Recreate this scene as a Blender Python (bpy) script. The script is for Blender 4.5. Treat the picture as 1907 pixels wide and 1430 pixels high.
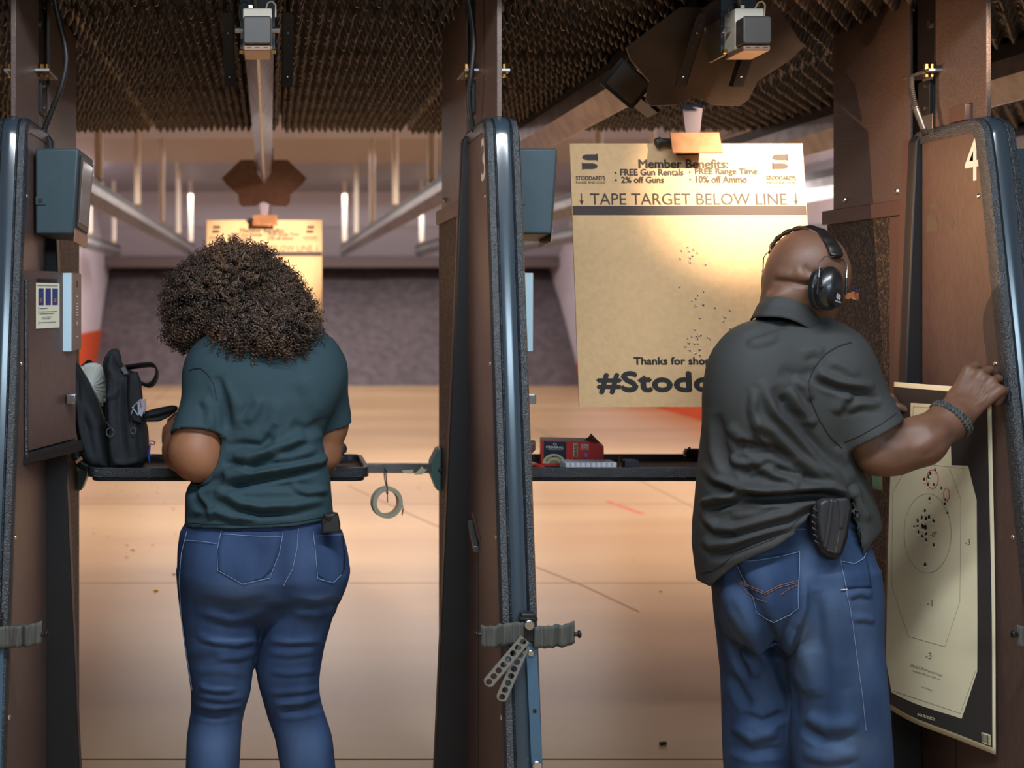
import bpy, math, random
import numpy as np
from mathutils import Vector, Matrix, noise as mnoise
from mathutils.bvhtree import BVHTree

for o in list(bpy.data.objects):
    bpy.data.objects.remove(o)
SC = bpy.context.scene
COL = SC.collection
PI = math.pi
F, VX, VY, CH = 2200.0, 502.0, 550.0, 1.5      # focal (px of 1907), vanishing point, camera height

# ------------------------------------------------------------------ camera
cam_d = bpy.data.cameras.new('camera')
cam = bpy.data.objects.new('camera', cam_d); COL.objects.link(cam)
cam.location = (0, 0, CH); cam.rotation_euler = (PI/2, 0, 0)
cam_d.sensor_width = 36; cam_d.sensor_fit = 'HORIZONTAL'
cam_d.lens = F/1907*36
cam_d.shift_x = (953.5-VX)/1907; cam_d.shift_y = -(715-VY)/1907
cam_d.clip_start = 0.05; cam_d.clip_end = 100
cam_d.dof.use_dof = True; cam_d.dof.focus_distance = 2.98; cam_d.dof.aperture_fstop = 2.8
SC.camera = cam

# ------------------------------------------------------------------ light, exposure
SC.view_settings.view_transform = 'Standard'; SC.view_settings.look = 'None'
SC.view_settings.gamma = 1.0; SC.view_settings.use_curve_mapping = False
SC.view_settings.exposure = 0.0
SC.cycles.use_denoising = True
SC.cycles.max_bounces = 6; SC.cycles.diffuse_bounces = 4; SC.cycles.glossy_bounces = 3
SC.cycles.transmission_bounces = 4; SC.cycles.caustics_reflective = False; SC.cycles.caustics_refractive = False
SC.cycles.sample_clamp_indirect = 4.0
w = bpy.data.worlds.new('world'); SC.world = w; w.use_nodes = True
w.node_tree.nodes['Background'].inputs[0].default_value = (0.5, 0.45, 0.42, 1)
w.node_tree.nodes['Background'].inputs[1].default_value = 0.12

def area(name, loc, size, power, col, rot=(0, 0, 0), sy=None, spread=180):
    l = bpy.data.lights.new(name, 'AREA'); l.energy = power; l.color = col
    l.size = size; l.spread = math.radians(spread)
    if sy: l.shape = 'RECTANGLE'; l.size_y = sy
    o = bpy.data.objects.new(name, l); COL.objects.link(o)
    o.location = loc; o.rotation_euler = rot
    return o
def spot(name, loc, target, power, col, angle, blend=0.5, r=0.04):
    l = bpy.data.lights.new(name, 'SPOT'); l.energy = power; l.color = col
    l.spot_size = math.radians(angle); l.spot_blend = blend; l.shadow_soft_size = r
    o = bpy.data.objects.new(name, l); COL.objects.link(o); o.location = loc
    d = Vector(target)-Vector(loc); o.rotation_euler = d.to_track_quat('-Z', 'Y').to_euler()
    return o
# the range's own lamps, hung in the high bays between the overhead baffles
WARM = (1.0, 0.83, 0.66); NEUT = (1.0, 0.91, 0.88)
area('range_light_a', (1.2, 7.3, 3.2), 6.0, 78, WARM, sy=0.5, spread=90)
area('range_light_b', (1.2, 10.4, 3.2), 6.0, 120, (1.0, 0.85, 0.74), sy=0.5, spread=110)
area('range_light_c', (1.2, 14.6, 3.2), 6.0, 190, NEUT, sy=0.5)
area('range_light_d', (1.2, 18.6, 3.1), 6.0, 180, NEUT, sy=0.4)
area('right_wall_light', (3.9, 8.6, 2.9), 3.0, 120, (1, 0.92, 0.92), (0, -1.0, 0), sy=0.6)
area('left_wall_light', (-2.0, 16.5, 3.0), 2.0, 50, (1, 0.92, 0.92), (0, 1.0, 0), sy=0.6)
# walkway lamps behind and over the shooters
area('walkway_light', (0.5, 1.5, 2.95), 2.4, 84, (0.84, 0.92, 1.0), (math.radians(4), 0, 0), sy=0.22)
area('walkway_light_rear', (1.0, -2.2, 2.85), 3.0, 85, (0.60, 0.82, 1.0), (math.radians(35), 0, 0), sy=0.6)
# warm lamps of the booths, and one added target spot
spot('booth_lamp_right', (1.95, 2.2, 2.45), (1.40, 3.37, 1.875), 640, (1.0, 0.78, 0.56), 27, 1.0, 0.03)
for nm, cx, pw in (('pane_lamp_left', -.638, 12), ('pane_lamp_middle', .572, 46)):
    spot(nm, (cx+.172, 3.08, 1.77), (cx+1.2, 3.10, 1.76), pw, (1.0, 0.62, 0.36), 72, 1.0, 0.0)
spot('left_target_fill', (0.5, 4.8, 2.2), (0.0, 6.7, 1.75), 560, (1.0, 0.80, 0.66), 26, 0.8)  # no fixture here: spot added to brighten the distant backer
# ------------------------------------------------------------------ helpers
R = random.Random(7)
def lin(c):
    return tuple((x/12.92 if x <= 0.04045 else ((x+0.055)/1.055)**2.4) for x in [v/255 for v in c])
MATS = {}
def mat(name, rgb, rough=0.5, metal=0.0, spec=0.5, var=0.0, vscale=20.0, rgb2=None, bump=0.0, bscale=200.0,
        bdist=0.001, alpha=1.0, trans=0.0, coat=0.0, attr=None, rgb3=None, stretch=None, thr=None):
    if name in MATS: return MATS[name]
    m = bpy.data.materials.new(name); m.use_nodes = True; MATS[name] = m
    nt = m.node_tree; b = nt.nodes['Principled BSDF']
    c = lin(rgb); b.inputs['Base Color'].default_value = (*c, 1)
    b.inputs['Roughness'].default_value = rough; b.inputs['Metallic'].default_value = metal
    b.inputs['Specular IOR Level'].default_value = spec
    if alpha < 1: b.inputs['Alpha'].default_value = alpha
    if trans: b.inputs['Transmission Weight'].default_value = trans
    if coat: b.inputs['Coat Weight'].default_value = coat; b.inputs['Coat Roughness'].default_value = 0.15
    tc = nt.nodes.new('ShaderNodeTexCoord'); src = tc.outputs['Object']
    if stretch:
        mp = nt.nodes.new('ShaderNodeMapping'); mp.inputs['Scale'].default_value = stretch
        nt.links.new(src, mp.inputs[0]); src = mp.outputs[0]
    out = None
    if var or rgb2:
        n = nt.nodes.new('ShaderNodeTexNoise'); n.inputs['Scale'].default_value = vscale; n.inputs['Detail'].default_value = 5
        nt.links.new(src, n.inputs['Vector'])
        cr = nt.nodes.new('ShaderNodeValToRGB')
        a, z = (0.35, 0.65) if thr is None else thr
        cr.color_ramp.elements[0].position = a; cr.color_ramp.elements[1].position = z
        c2 = lin(rgb2) if rgb2 else tuple(min(1, x*(1+var)) for x in c)
        c1 = c if rgb2 else tuple(x*(1-var) for x in c)
        cr.color_ramp.elements[0].color = (*c1, 1); cr.color_ramp.elements[1].color = (*c2, 1)
        nt.links.new(n.outputs['Fac'], cr.inputs[0]); out = cr.outputs[0]
        nt.links.new(out, b.inputs['Base Color'])
    if attr:
        at = nt.nodes.new('ShaderNodeAttribute'); at.attribute_name = attr
        mx = nt.nodes.new('ShaderNodeMix'); mx.data_type = 'RGBA'
        nt.links.new(at.outputs['Fac'], mx.inputs[0])
        if out: nt.links.new(out, mx.inputs[6])
        else: mx.inputs[6].default_value = (*c, 1)
        mx.inputs[7].default_value = (*lin(rgb3), 1)
        nt.links.new(mx.outputs[2], b.inputs['Base Color'])
    if bump:
        n2 = nt.nodes.new('ShaderNodeTexNoise'); n2.inputs['Scale'].default_value = bscale; n2.inputs['Detail'].default_value = 3
        nt.links.new(src, n2.inputs['Vector'])
        bm = nt.nodes.new('ShaderNodeBump'); bm.inputs['Strength'].default_value = bump; bm.inputs['Distance'].default_value = bdist
        nt.links.new(n2.outputs['Fac'], bm.inputs['Height']); nt.links.new(bm.outputs[0], b.inputs['Normal'])
    return m
def emis(name, rgb, s):
    m = bpy.data.materials.new(name); m.use_nodes = True; b = m.node_tree.nodes['Principled BSDF']
    b.inputs['Base Color'].default_value = (*lin(rgb), 1); b.inputs['Emission Color'].default_value = (*lin(rgb), 1)
    b.inputs['Emission Strength'].default_value = s
    return m

def P(px, py, D):
    return Vector(((px-VX)*D/F, D, CH-(py-VY)*D/F))

class MB:
    def __init__(s): s.v = []; s.f = []
    def add(s, vs, fs):
        k = len(s.v); s.v += [tuple(p) for p in vs]; s.f += [tuple(i+k for i in q) for q in fs]; return s
    def box(s, a, b, M=None):
        x0, y0, z0 = a; x1, y1, z1 = b
        vs = [(x0,y0,z0),(x1,y0,z0),(x1,y1,z0),(x0,y1,z0),(x0,y0,z1),(x1,y0,z1),(x1,y1,z1),(x0,y1,z1)]
        if M: vs = [M @ Vector(p) for p in vs]
        return s.add(vs, [(0,3,2,1),(4,5,6,7),(0,1,5,4),(1,2,6,5),(2,3,7,6),(3,0,4,7)])
    def cbox(s, c, sz, M=None):
        c = Vector(c); h = Vector(sz)/2
        if M is None: return s.box(c-h, c+h)
        return s.box(-h, h, Matrix.Translation(c) @ M.to_4x4())
    def prism(s, poly, axis, a, b):
        n = len(poly)
        def mk(p, t):
            return {'x': (t, p[0], p[1]), 'y': (p[0], t, p[1]), 'z': (p[0], p[1], t)}[axis]
        vs = [mk(p, a) for p in poly]+[mk(p, b) for p in poly]
        fs = [tuple(range(n)), tuple(range(2*n-1, n-1, -1))]+[(i, i+n, (i+1) % n+n, (i+1) % n) for i in range(n)]
        return s.add(vs, fs)
    def tube(s, pts, r, n=8, caps=True, flat=None):
        pts = [Vector(p) for p in pts]; m = len(pts)
        rs = r if isinstance(r, (list, tuple)) else [r]*m
        up = None; rings = []
        for i, p in enumerate(pts):
            t = (pts[min(i+1, m-1)]-pts[max(i-1, 0)]).normalized()
            if up is None:
                up = t.orthogonal().normalized()
            else:
                up = (up-t*up.dot(t)).normalized()
            w_ = t.cross(up)
            rings.append([p+(up*math.cos(2*PI*k/n)+w_*math.sin(2*PI*k/n)*(flat or 1))*rs[i] for k in range(n)])
        vs = [q for g in rings for q in g]
        fs = [(i*n+k, i*n+(k+1) % n, (i+1)*n+(k+1) % n, (i+1)*n+k) for i in range(m-1) for k in range(n)]
        if caps: fs += [tuple(range(n-1, -1, -1)), tuple((m-1)*n+k for k in range(n))]
        return s.add(vs, fs)
    def cyl(s, a, b, r, n=16, r2=None):
        return s.tube([a, b], [r, r if r2 is None else r2], n)
    def ell(s, c, r, n=16, m=10, M=None):
        vs = []; c = Vector(c)
        for i in range(m+1):
            th = PI*i/m
            for k in range(n):
                p = Vector((r[0]*math.sin(th)*math.cos(2*PI*k/n), r[1]*math.sin(th)*math.sin(2*PI*k/n), r[2]*math.cos(th)))
                if M: p = M @ p
                vs.append(c+p)
        fs = [(i*n+k, (i+1)*n+k, (i+1)*n+(k+1) % n, i*n+(k+1) % n) for i in range(m) for k in range(n)]
        return s.add(vs, fs)
    def grid(s, fn, nu, nv):
        vs = [fn(i/nu, j/nv) for j in range(nv+1) for i in range(nu+1)]
        fs = [(j*(nu+1)+i, j*(nu+1)+i+1, (j+1)*(nu+1)+i+1, (j+1)*(nu+1)+i) for j in range(nv) for i in range(nu)]
        return s.add(vs, fs)

def tag(o, label=None, cat=None, group=None, kind=None):
    if label: o['label'] = label
    if cat: o['category'] = cat
    if group: o['group'] = group
    if kind: o['kind'] = kind
    return o
def wloc(o):
    v = Vector(o.location)
    while o.parent: o = o.parent; v = v+Vector(o.location)
    return v
def thing(name, loc, label, cat, group=None):
    o = bpy.data.objects.new(name, None); COL.objects.link(o); o.location = loc
    o.empty_display_size = 0.05
    return tag(o, label, cat, group)
def obj(name, mb, m, parent=None, org=None, smooth=None, bevel=0, seg=2, label=None, solid=0):
    """mesh authored in world coordinates; origin at org (or the parent's place)"""
    if org is None: org = wloc(parent) if parent else Vector((0, 0, 0))
    org = Vector(org)
    me = bpy.data.meshes.new(name)
    me.from_pydata([tuple(Vector(p)-org) for p in mb.v], [], mb.f)
    me.update()
    if m: me.materials.append(m)
    if smooth is not None:
        me.shade_smooth(); me.set_sharp_from_angle(angle=math.radians(smooth))
    o = bpy.data.objects.new(name, me); COL.objects.link(o)
    if parent: o.parent = parent; o.location = org-wloc(parent)
    else: o.location = org
    if solid:
        q = o.modifiers.new('s', 'SOLIDIFY'); q.thickness = solid; q.offset = 0
    if bevel:
        q = o.modifiers.new('b', 'BEVEL'); q.width = bevel; q.segments = seg; q.limit_method = 'ANGLE'
        if smooth is None: me.shade_smooth(); me.set_sharp_from_angle(angle=math.radians(35))
    if label: o['label'] = label
    return o
def struct(name, mb, m, **k):
    o = obj(name, mb, m, **k)
    if not o.parent: o['kind'] = 'structure'
    return o
def rrect(x0, y0, x1, y1, r, n=5):
    pts = []
    for cx, cy, a in ((x1-r, y0+r, -90), (x1-r, y1-r, 0), (x0+r, y1-r, 90), (x0+r, y0+r, 180)):
        for i in range(n+1):
            t = math.radians(a+90*i/n); pts.append((cx+r*math.cos(t), cy+r*math.sin(t)))
    return pts
def text_geo(s, x0, x1, y0, y1, bold=0.0, slab=False):
    """outline of a word, fitted to the box x0..x1, y0..y1 (flat, in u, v)"""
    c = bpy.data.curves.new('t', 'FONT'); c.body = s; c.offset = bold; c.resolution_u = 3
    t = bpy.data.objects.new('t', c); COL.objects.link(t)
    bpy.context.view_layer.update()
    me = bpy.data.meshes.new_from_object(t)
    v = [q.co.copy() for q in me.vertices]; f = [tuple(p.vertices) for p in me.polygons]
    bpy.data.objects.remove(t); bpy.data.curves.remove(c); bpy.data.meshes.remove(me)
    if not v: return [], []
    ax, bx = min(p.x for p in v), max(p.x for p in v); ay, by = min(p.y for p in v), max(p.y for p in v)
    return [((p.x-ax)/(bx-ax)*(x1-x0)+x0, (p.y-ay)/(by-ay)*(y1-y0)+y0) for p in v], f

# ------------------------------------------------------------------ materials
m_floor = mat('polished_concrete', (200, 168, 126), 0.28, rgb2=(172, 136, 98), vscale=0.9, bump=0.02, bscale=6, bdist=0.01, stretch=(0.25, 1.2, 1), thr=(0.3, 0.72))
m_foam = mat('acoustic_foam', (66, 57, 56), 0.42, spec=0.7, bump=0.3, bscale=300)
m_slab = mat('ceiling_slab', (40, 34, 32), 0.9)
m_lilac = mat('lilac_grey_baffle', (172, 174, 190), 0.6)
m_beige = mat('beige_baffle', (160, 150, 142), 0.6)
m_greyb = mat('grey_baffle', (142, 144, 156), 0.6)
m_dark = mat('dark_trap_band', (104, 92, 92), 0.7)
m_rubber = mat('granulated_rubber', (84, 76, 80), 0.9, rgb2=(104, 95, 100), vscale=7, bump=0.5, bscale=40, bdist=0.02)
m_chip = mat('pale_rubber_chip', (190, 175, 185), 0.8)
m_white = mat('white_wall_panel', (214, 204, 214), 0.55, var=0.05, vscale=3)
m_orange = mat('orange_wainscot', (205, 78, 34), 0.6)
m_wallg = mat('grey_painted_wall', (150, 145, 142), 0.8)
m_galv = mat('galvanised_steel', (150, 148, 148), 0.38, metal=0.9, var=0.18, vscale=14, bump=0.05, bscale=60)
m_zinc = mat('zinc_bolt', (205, 205, 210), 0.25, metal=1.0)
m_brass = mat('brass_fitting', (214, 170, 90), 0.3, metal=1.0)
m_brown = mat('brown_laminate_panel', (86, 67, 61), 0.42, var=0.14, vscale=60, bump=0.12, bscale=500, stretch=(1, 3, 0.6))
m_plate = mat('brown_hammered_steel', (98, 80, 72), 0.42, metal=0.25, var=0.16, vscale=140, bump=0.5, bscale=260, bdist=0.002)
m_black = mat('black_moulded_plastic', (28, 27, 28), 0.5, var=0.2, vscale=200, bump=0.3, bscale=500)
m_trim = mat('textured_black_edge', (30, 34, 38), 0.3, spec=1.0, rgb2=(62, 80, 94), vscale=330, thr=(.5, .75), bump=1.0, bscale=300, bdist=0.004)  # bluish speckle paints highlight glints into the black
m_strip = mat('smooth_bumper_rubber', (52, 64, 74), 0.2, spec=1.0, coat=0.6)
m_crumb = mat('rubber_crumb_panel', (34, 28, 25), 0.6, rgb2=(122, 96, 74), vscale=130, bump=1.0, bscale=130, bdist=0.006, thr=(0.48, 0.74))
m_bstrip = mat('brown_steel_strip', (84, 60, 52), 0.45)
m_dsteel = mat('dark_steel', (44, 40, 40), 0.4, metal=0.5)
m_conduit = mat('black_conduit', (30, 27, 26), 0.45)
m_teal = mat('dark_teal_housing', (50, 68, 76), 0.5, var=0.06, vscale=30, bump=0.1, bscale=600)
m_glass = mat('lamp_glass', (150, 140, 136), 0.08, spec=1.0)
m_warmface = mat('tan_port_face', (205, 160, 130), 0.3)  # tan face of one port on the control unit
m_scrw = mat('bright_screw', (235, 225, 215), 0.22, metal=1.0)
m_paint = mat('white_paint', (222, 216, 204), 0.6)
m_unit = mat('grey_unit_casing', (120, 106, 100), 0.5)
m_unitf = mat('pale_blue_unit_face', (188, 214, 228), 0.3)
m_strapf = mat('worn_grey_strap', (92, 92, 86), 0.85, rgb2=(66, 66, 62), vscale=30, bump=0.6, bscale=300, stretch=(8, 8, 0.4))
m_bar = mat('blue_grey_bar', (84, 112, 134), 0.35, metal=0.4)
m_perf = mat('clear_grey_perforated_strap', (122, 118, 110), 0.5)
# ------------------------------------------------------------------ the range shell
XL, XR = -2.96, 5.2
struct('floor', MB().box((XL-0.5, -3.2, -0.08), (XR+1.4, 22.6, 0.0)), m_floor)
fl = bpy.data.objects['floor']
m_joint = mat('floor_joint', (96, 72, 58), 0.8)
for D in (1.48, 3.82, 6.16, 8.5, 10.84, 13.2, 15.5):
    obj('floor_joint', MB().box((XL, D-0.004, -0.004), (XR, D+0.004, 0.0006)), m_joint, fl)
for X in (-1.63, 3.0):
    obj('floor_joint', MB().box((X-0.004, -3, -0.004), (X+0.004, 19.4, 0.0006)), m_joint, fl)
# thin crack running diagonally over lane 3
obj('crack', MB().tube([(0.62, 9.3, 0.0), (1.02, 7.9, 0.0), (1.3, 7.0, 0.0), (1.62, 6.1, 0.0), (1.75, 5.6, 0.0)], 0.0035, 4), mat('crack_dark', (140, 104, 78), 0.8), fl)
m_redp = mat('red_floor_line', (196, 96, 78), 0.5)
a, b = P(1130, 933, CH*F/(933-VY)), P(1197, 957, CH*F/(957-VY))
d = (b-a).normalized(); nn = Vector((-d.y, d.x, 0))*0.022
obj('painted_line', MB().add([a-nn+Vector((0,0,.001)), b-nn+Vector((0,0,.001)), b+nn+Vector((0,0,.001)), a+nn+Vector((0,0,.001))], [(0, 1, 2, 3)]), m_redp, fl, label='short faded red line painted on the floor')

# side walls
def wall(name, x0, x1, m, lower=True):
    o = struct(name, MB().box((min(x0, x1), -3.2, 0), (max(x0, x1), 22.6, 4.0)), m)
    return o
wl = wall('wall_left', XL-0.15, XL, m_white)
wr = wall('wall_right', XR, XR+0.15, m_white)
obj('wainscot', MB().box((XL, 17.2, 0.0), (XL+0.025, 22.0, 0.9)), m_orange, wl, label='orange lower wall band', bevel=0.004)
obj('wainscot', MB().box((XR-0.025, 12.0, 0.0), (XR, 22.0, 0.34)), m_orange, wr, label='orange lower wall band', bevel=0.004)
# right wall: pale horizontal boards with dark steel channels between
z = 1.62
bands = [(1.5, 1.79, 'w'), (1.79, 1.9, 'd'), (1.9, 2.0, 'w'), (2.0, 2.16, 'd'), (2.16, 2.62, 'w'), (2.62, 2.74, 'd'), (2.74, 3.3, 'w')]
for z0, z1, k in bands:
    if k == 'w': obj('wall_board', MB().box((XR-0.05, 5.0, z0+0.006), (XR-0.001, 17, z1-0.006)), m_white, wr, bevel=0.006)
    else: obj('steel_channel', MB().box((XR-0.10, 5.0, z0), (XR-0.001, 17, z1)), m_greyb, wr, bevel=0.004)
for D in (6.2, 7.4, 8.6, 9.8, 11, 12.2, 13.4):
    obj('wall_rib', MB().box((XR-0.062, D, 1.5), (XR-0.045, D+0.05, 3.3)), m_white, wr)
struct('wall_back', MB().box((XL-0.15, -3.35, 0), (XR+0.15, -3.2, 3.2)), m_wallg)
struct('ceiling', MB().box((XL-0.15, 3.0, 2.385), (XR+0.15, 5.8, 2.50)), m_slab)
cl = bpy.data.objects['ceiling']
obj('walkway_ceiling', MB().box((XL-0.15, -3.35, 3.1), (XR+0.15, 3.04, 3.2)), m_wallg, cl)
obj('ceiling_drop', MB().box((XL-0.15, 2.98, 2.50), (XR+0.15, 3.06, 3.15)), m_slab, cl)
# convoluted foam tiles
T = 0.61; NC = 20; NY_ = 7; SUB = 4
n = NC*SUB; n2 = NY_*8
gx, gy = np.meshgrid(np.linspace(0, T, n+1), np.linspace(0, T, n2+1))
kx = 2*PI*NC/T; ky = 2*PI*NY_/T
wob = 0.35*np.sin(gy*21)+0.3*np.sin(gx*17+1)
h = 0.5+0.5*np.cos(gx*kx*.5+wob*.6)*np.cos(gy*ky+wob*0.7)
hz = -(h**1.6)*0.055 + 0.004*np.sin(gx*kx*0.5)*np.sin(gy*9)
edge = np.minimum.reduce([gx, T-gx, gy, T-gy]); hz = np.where(edge < 0.004, 0.012, hz)
tile = bpy.data.meshes.new('foam_tile')
vv = np.stack([gx-T/2, gy-T/2, hz], -1).reshape(-1, 3)
ff = [(j*(n+1)+i, (j+1)*(n+1)+i, (j+1)*(n+1)+i+1, j*(n+1)+i+1) for j in range(n2) for i in range(n)]
tile.from_pydata(vv.tolist(), [], ff); tile.materials.append(m_foam); tile.shade_smooth()
for i in range(-3, 8):
    for j in range(5):
        X = 0.36+i*0.615; Y = 5.8-0.305-j*0.615
        if Y < 3.0: continue
        if X*F/Y < -760: continue
        o = bpy.data.objects.new('foam_tile', tile); COL.objects.link(o); o.parent = cl
        o.location = (X, Y, 2.345+R.uniform(-.006, .006)); o.rotation_euler = (R.uniform(-.015, .015), R.uniform(-.015, .015), R.choice((0, PI)))
# high bay over the range, sawtooth baffles
def baffle(D0, D1, z0, z1, m, name='baffle_panel', lab=None):
    mb = MB().prism([(D0, z0), (D1, z1), (D1, z1+0.06), (D0, z0+0.06)], 'x', XL, XR)
    return obj(name, mb, m, cl, label=lab)
obj('upper_deck', MB().box((XL, 5.75, 3.9), (XR, 22.6, 4.0)), m_greyb, cl)
obj('slab_riser', MB().box((XL, 5.68, 2.5), (XR, 5.8, 3.95)), m_slab, cl)
baffle(6.2, 9.6, 3.9, 3.45, m_lilac, lab='lilac grey overhead baffle')
baffle(9.8, 13.5, 3.62, 3.29, m_lilac, lab='lilac grey overhead baffle')
baffle(13.6, 16.05, 3.48, 3.305, m_beige, lab='beige overhead baffle')
baffle(16.2, 19.2, 3.45, 3.29, m_greyb, lab='grey overhead baffle')
baffle(19.4, 19.9, 3.36, 3.24, m_greyb, lab='dark strip above the trap')
# back of the range: slanted trap front, then the rubber berm
tr = struct('wall_far', MB().box((XL, 22.3, 0), (XR, 22.6, 3.9)), m_dark)
obj('trap_front', MB().prism([(19.9, 3.3), (20.5, 2.70), (20.5, 2.74), (20.0, 3.3)], 'x', XL, XR), m_lilac, tr)
obj('trap_front', MB().prism([(20.5, 2.72), (20.6, 2.66), (21.2, 2.19), (21.2, 2.24), (20.6, 2.74)], 'x', XL, XR), m_lilac, tr)
obj('trap_lip', MB().box((XL, 21.15, 2.0), (XR, 21.25, 2.19)), m_dark, tr, bevel=0.01)
# berm: slanted rubber face with lumps
def bf(u, v):
    x = XL+0.02+u*(XR-XL-0.04); d = 19.6+v*2.3
    nz = mnoise.noise(Vector((x*0.9, v*2.5, 0)))*0.12+mnoise.noise(Vector((x*4, v*9, 3)))*0.03
    return (x, d+nz, v*2.06)
obj('rubber_berm', MB().grid(bf, 120, 40), m_rubber, tr, smooth=60)
mb = MB()
for i in range(170):
    u, v = R.random(), R.random()**1.6*0.8
    x, d, z = bf(u, v); s = R.uniform(.006, .0)
    mb.ell((x, d-0.03, z), (s*1.6, s, s), 6, 4)
o = obj('rubber_chips', mb, m_chip, tr); o['kind'] = 'stuff'
mb = MB()
for i in range(60):
    x, y = R.uniform(-1.9, -0.2), R.uniform(6.5, 9.5)
    if R.random() < .3: x, y = R.uniform(-2.2, 2.5), R.uniform(5, 14)
    s = R.uniform(.005, .010); mb.ell((x, y, s*.5), (s*1.4, s, s*.5), 6, 4)
o = obj('floor_debris', mb, mat('pale_debris', (225, 190, 165), .7), fl); o['kind'] = 'stuff'

# ------------------------------------------------------------------ target rails, hangers
LANE = 1.22
def rail(cx, D0, label, grp='overhead target rails'):
    t = thing('target_rail', (cx, D0, 2.12), label, 'rail', grp)
    prof = [(-.042, 2.262), (-.042, 2.205), (-.004, 2.128), (.004, 2.128), (.042, 2.205), (.042, 2.262)]
    mb = MB(); D1 = 19.3
    L = D1-D0
    vs = [(cx+p[0], D0, p[1]) for p in prof]+[(cx+p[0], D1, p[1]) for p in prof]
    k = len(prof)
    mb.add(vs, [(i, (i+1) % k, (i+1) % k+k, i+k) for i in range(k)]+[tuple(range(k)), tuple(range(2*k-1, k-1, -1))])
    obj('rail_beam', mb, m_galv, t)
    mb = MB()
    mb.box((cx-.030, D0+.05, 2.262), (cx+.030, D1, 2.315))
    obj('rail_lip', mb, m_black, t)
    D = 8.65
    for k in range(5):
        mb = MB().cyl((cx, D, 2.36), (cx, D, 3.34), 0.032, 14)
        obj('hanger_tube', mb, mat('hanger_tube_paint', (226, 216, 200), 0.4), t, smooth=40)
        fb = MB().cyl((cx, D, 2.30), (cx, D, 2.365), 0.014, 8); fb.box((cx-.03, D-.02, 2.315), (cx+.03, D+.02, 2.335))
        obj('hanger_bolt', fb, m_brass, t)
        D += 2.52
    return t
for k, (cx, lb) in enumerate(((-2.47, 'steel target rail nearest the white left wall'),
        (-1.25, 'steel target rail with pale hanger tubes, left of the woman'),
        (-0.03, 'steel target rail with V-shaped underside above the curly haired woman'),
        (1.19, 'steel target rail leading from the big target holder of lane three'),
        (2.41, 'steel target rail behind the right-hand partition'),
        (3.63, 'steel target rail nearest the pale boarded right wall'))):
    rail(cx, 3.01 if k in (2, 3, 4) else 4.2, lb)

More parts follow.
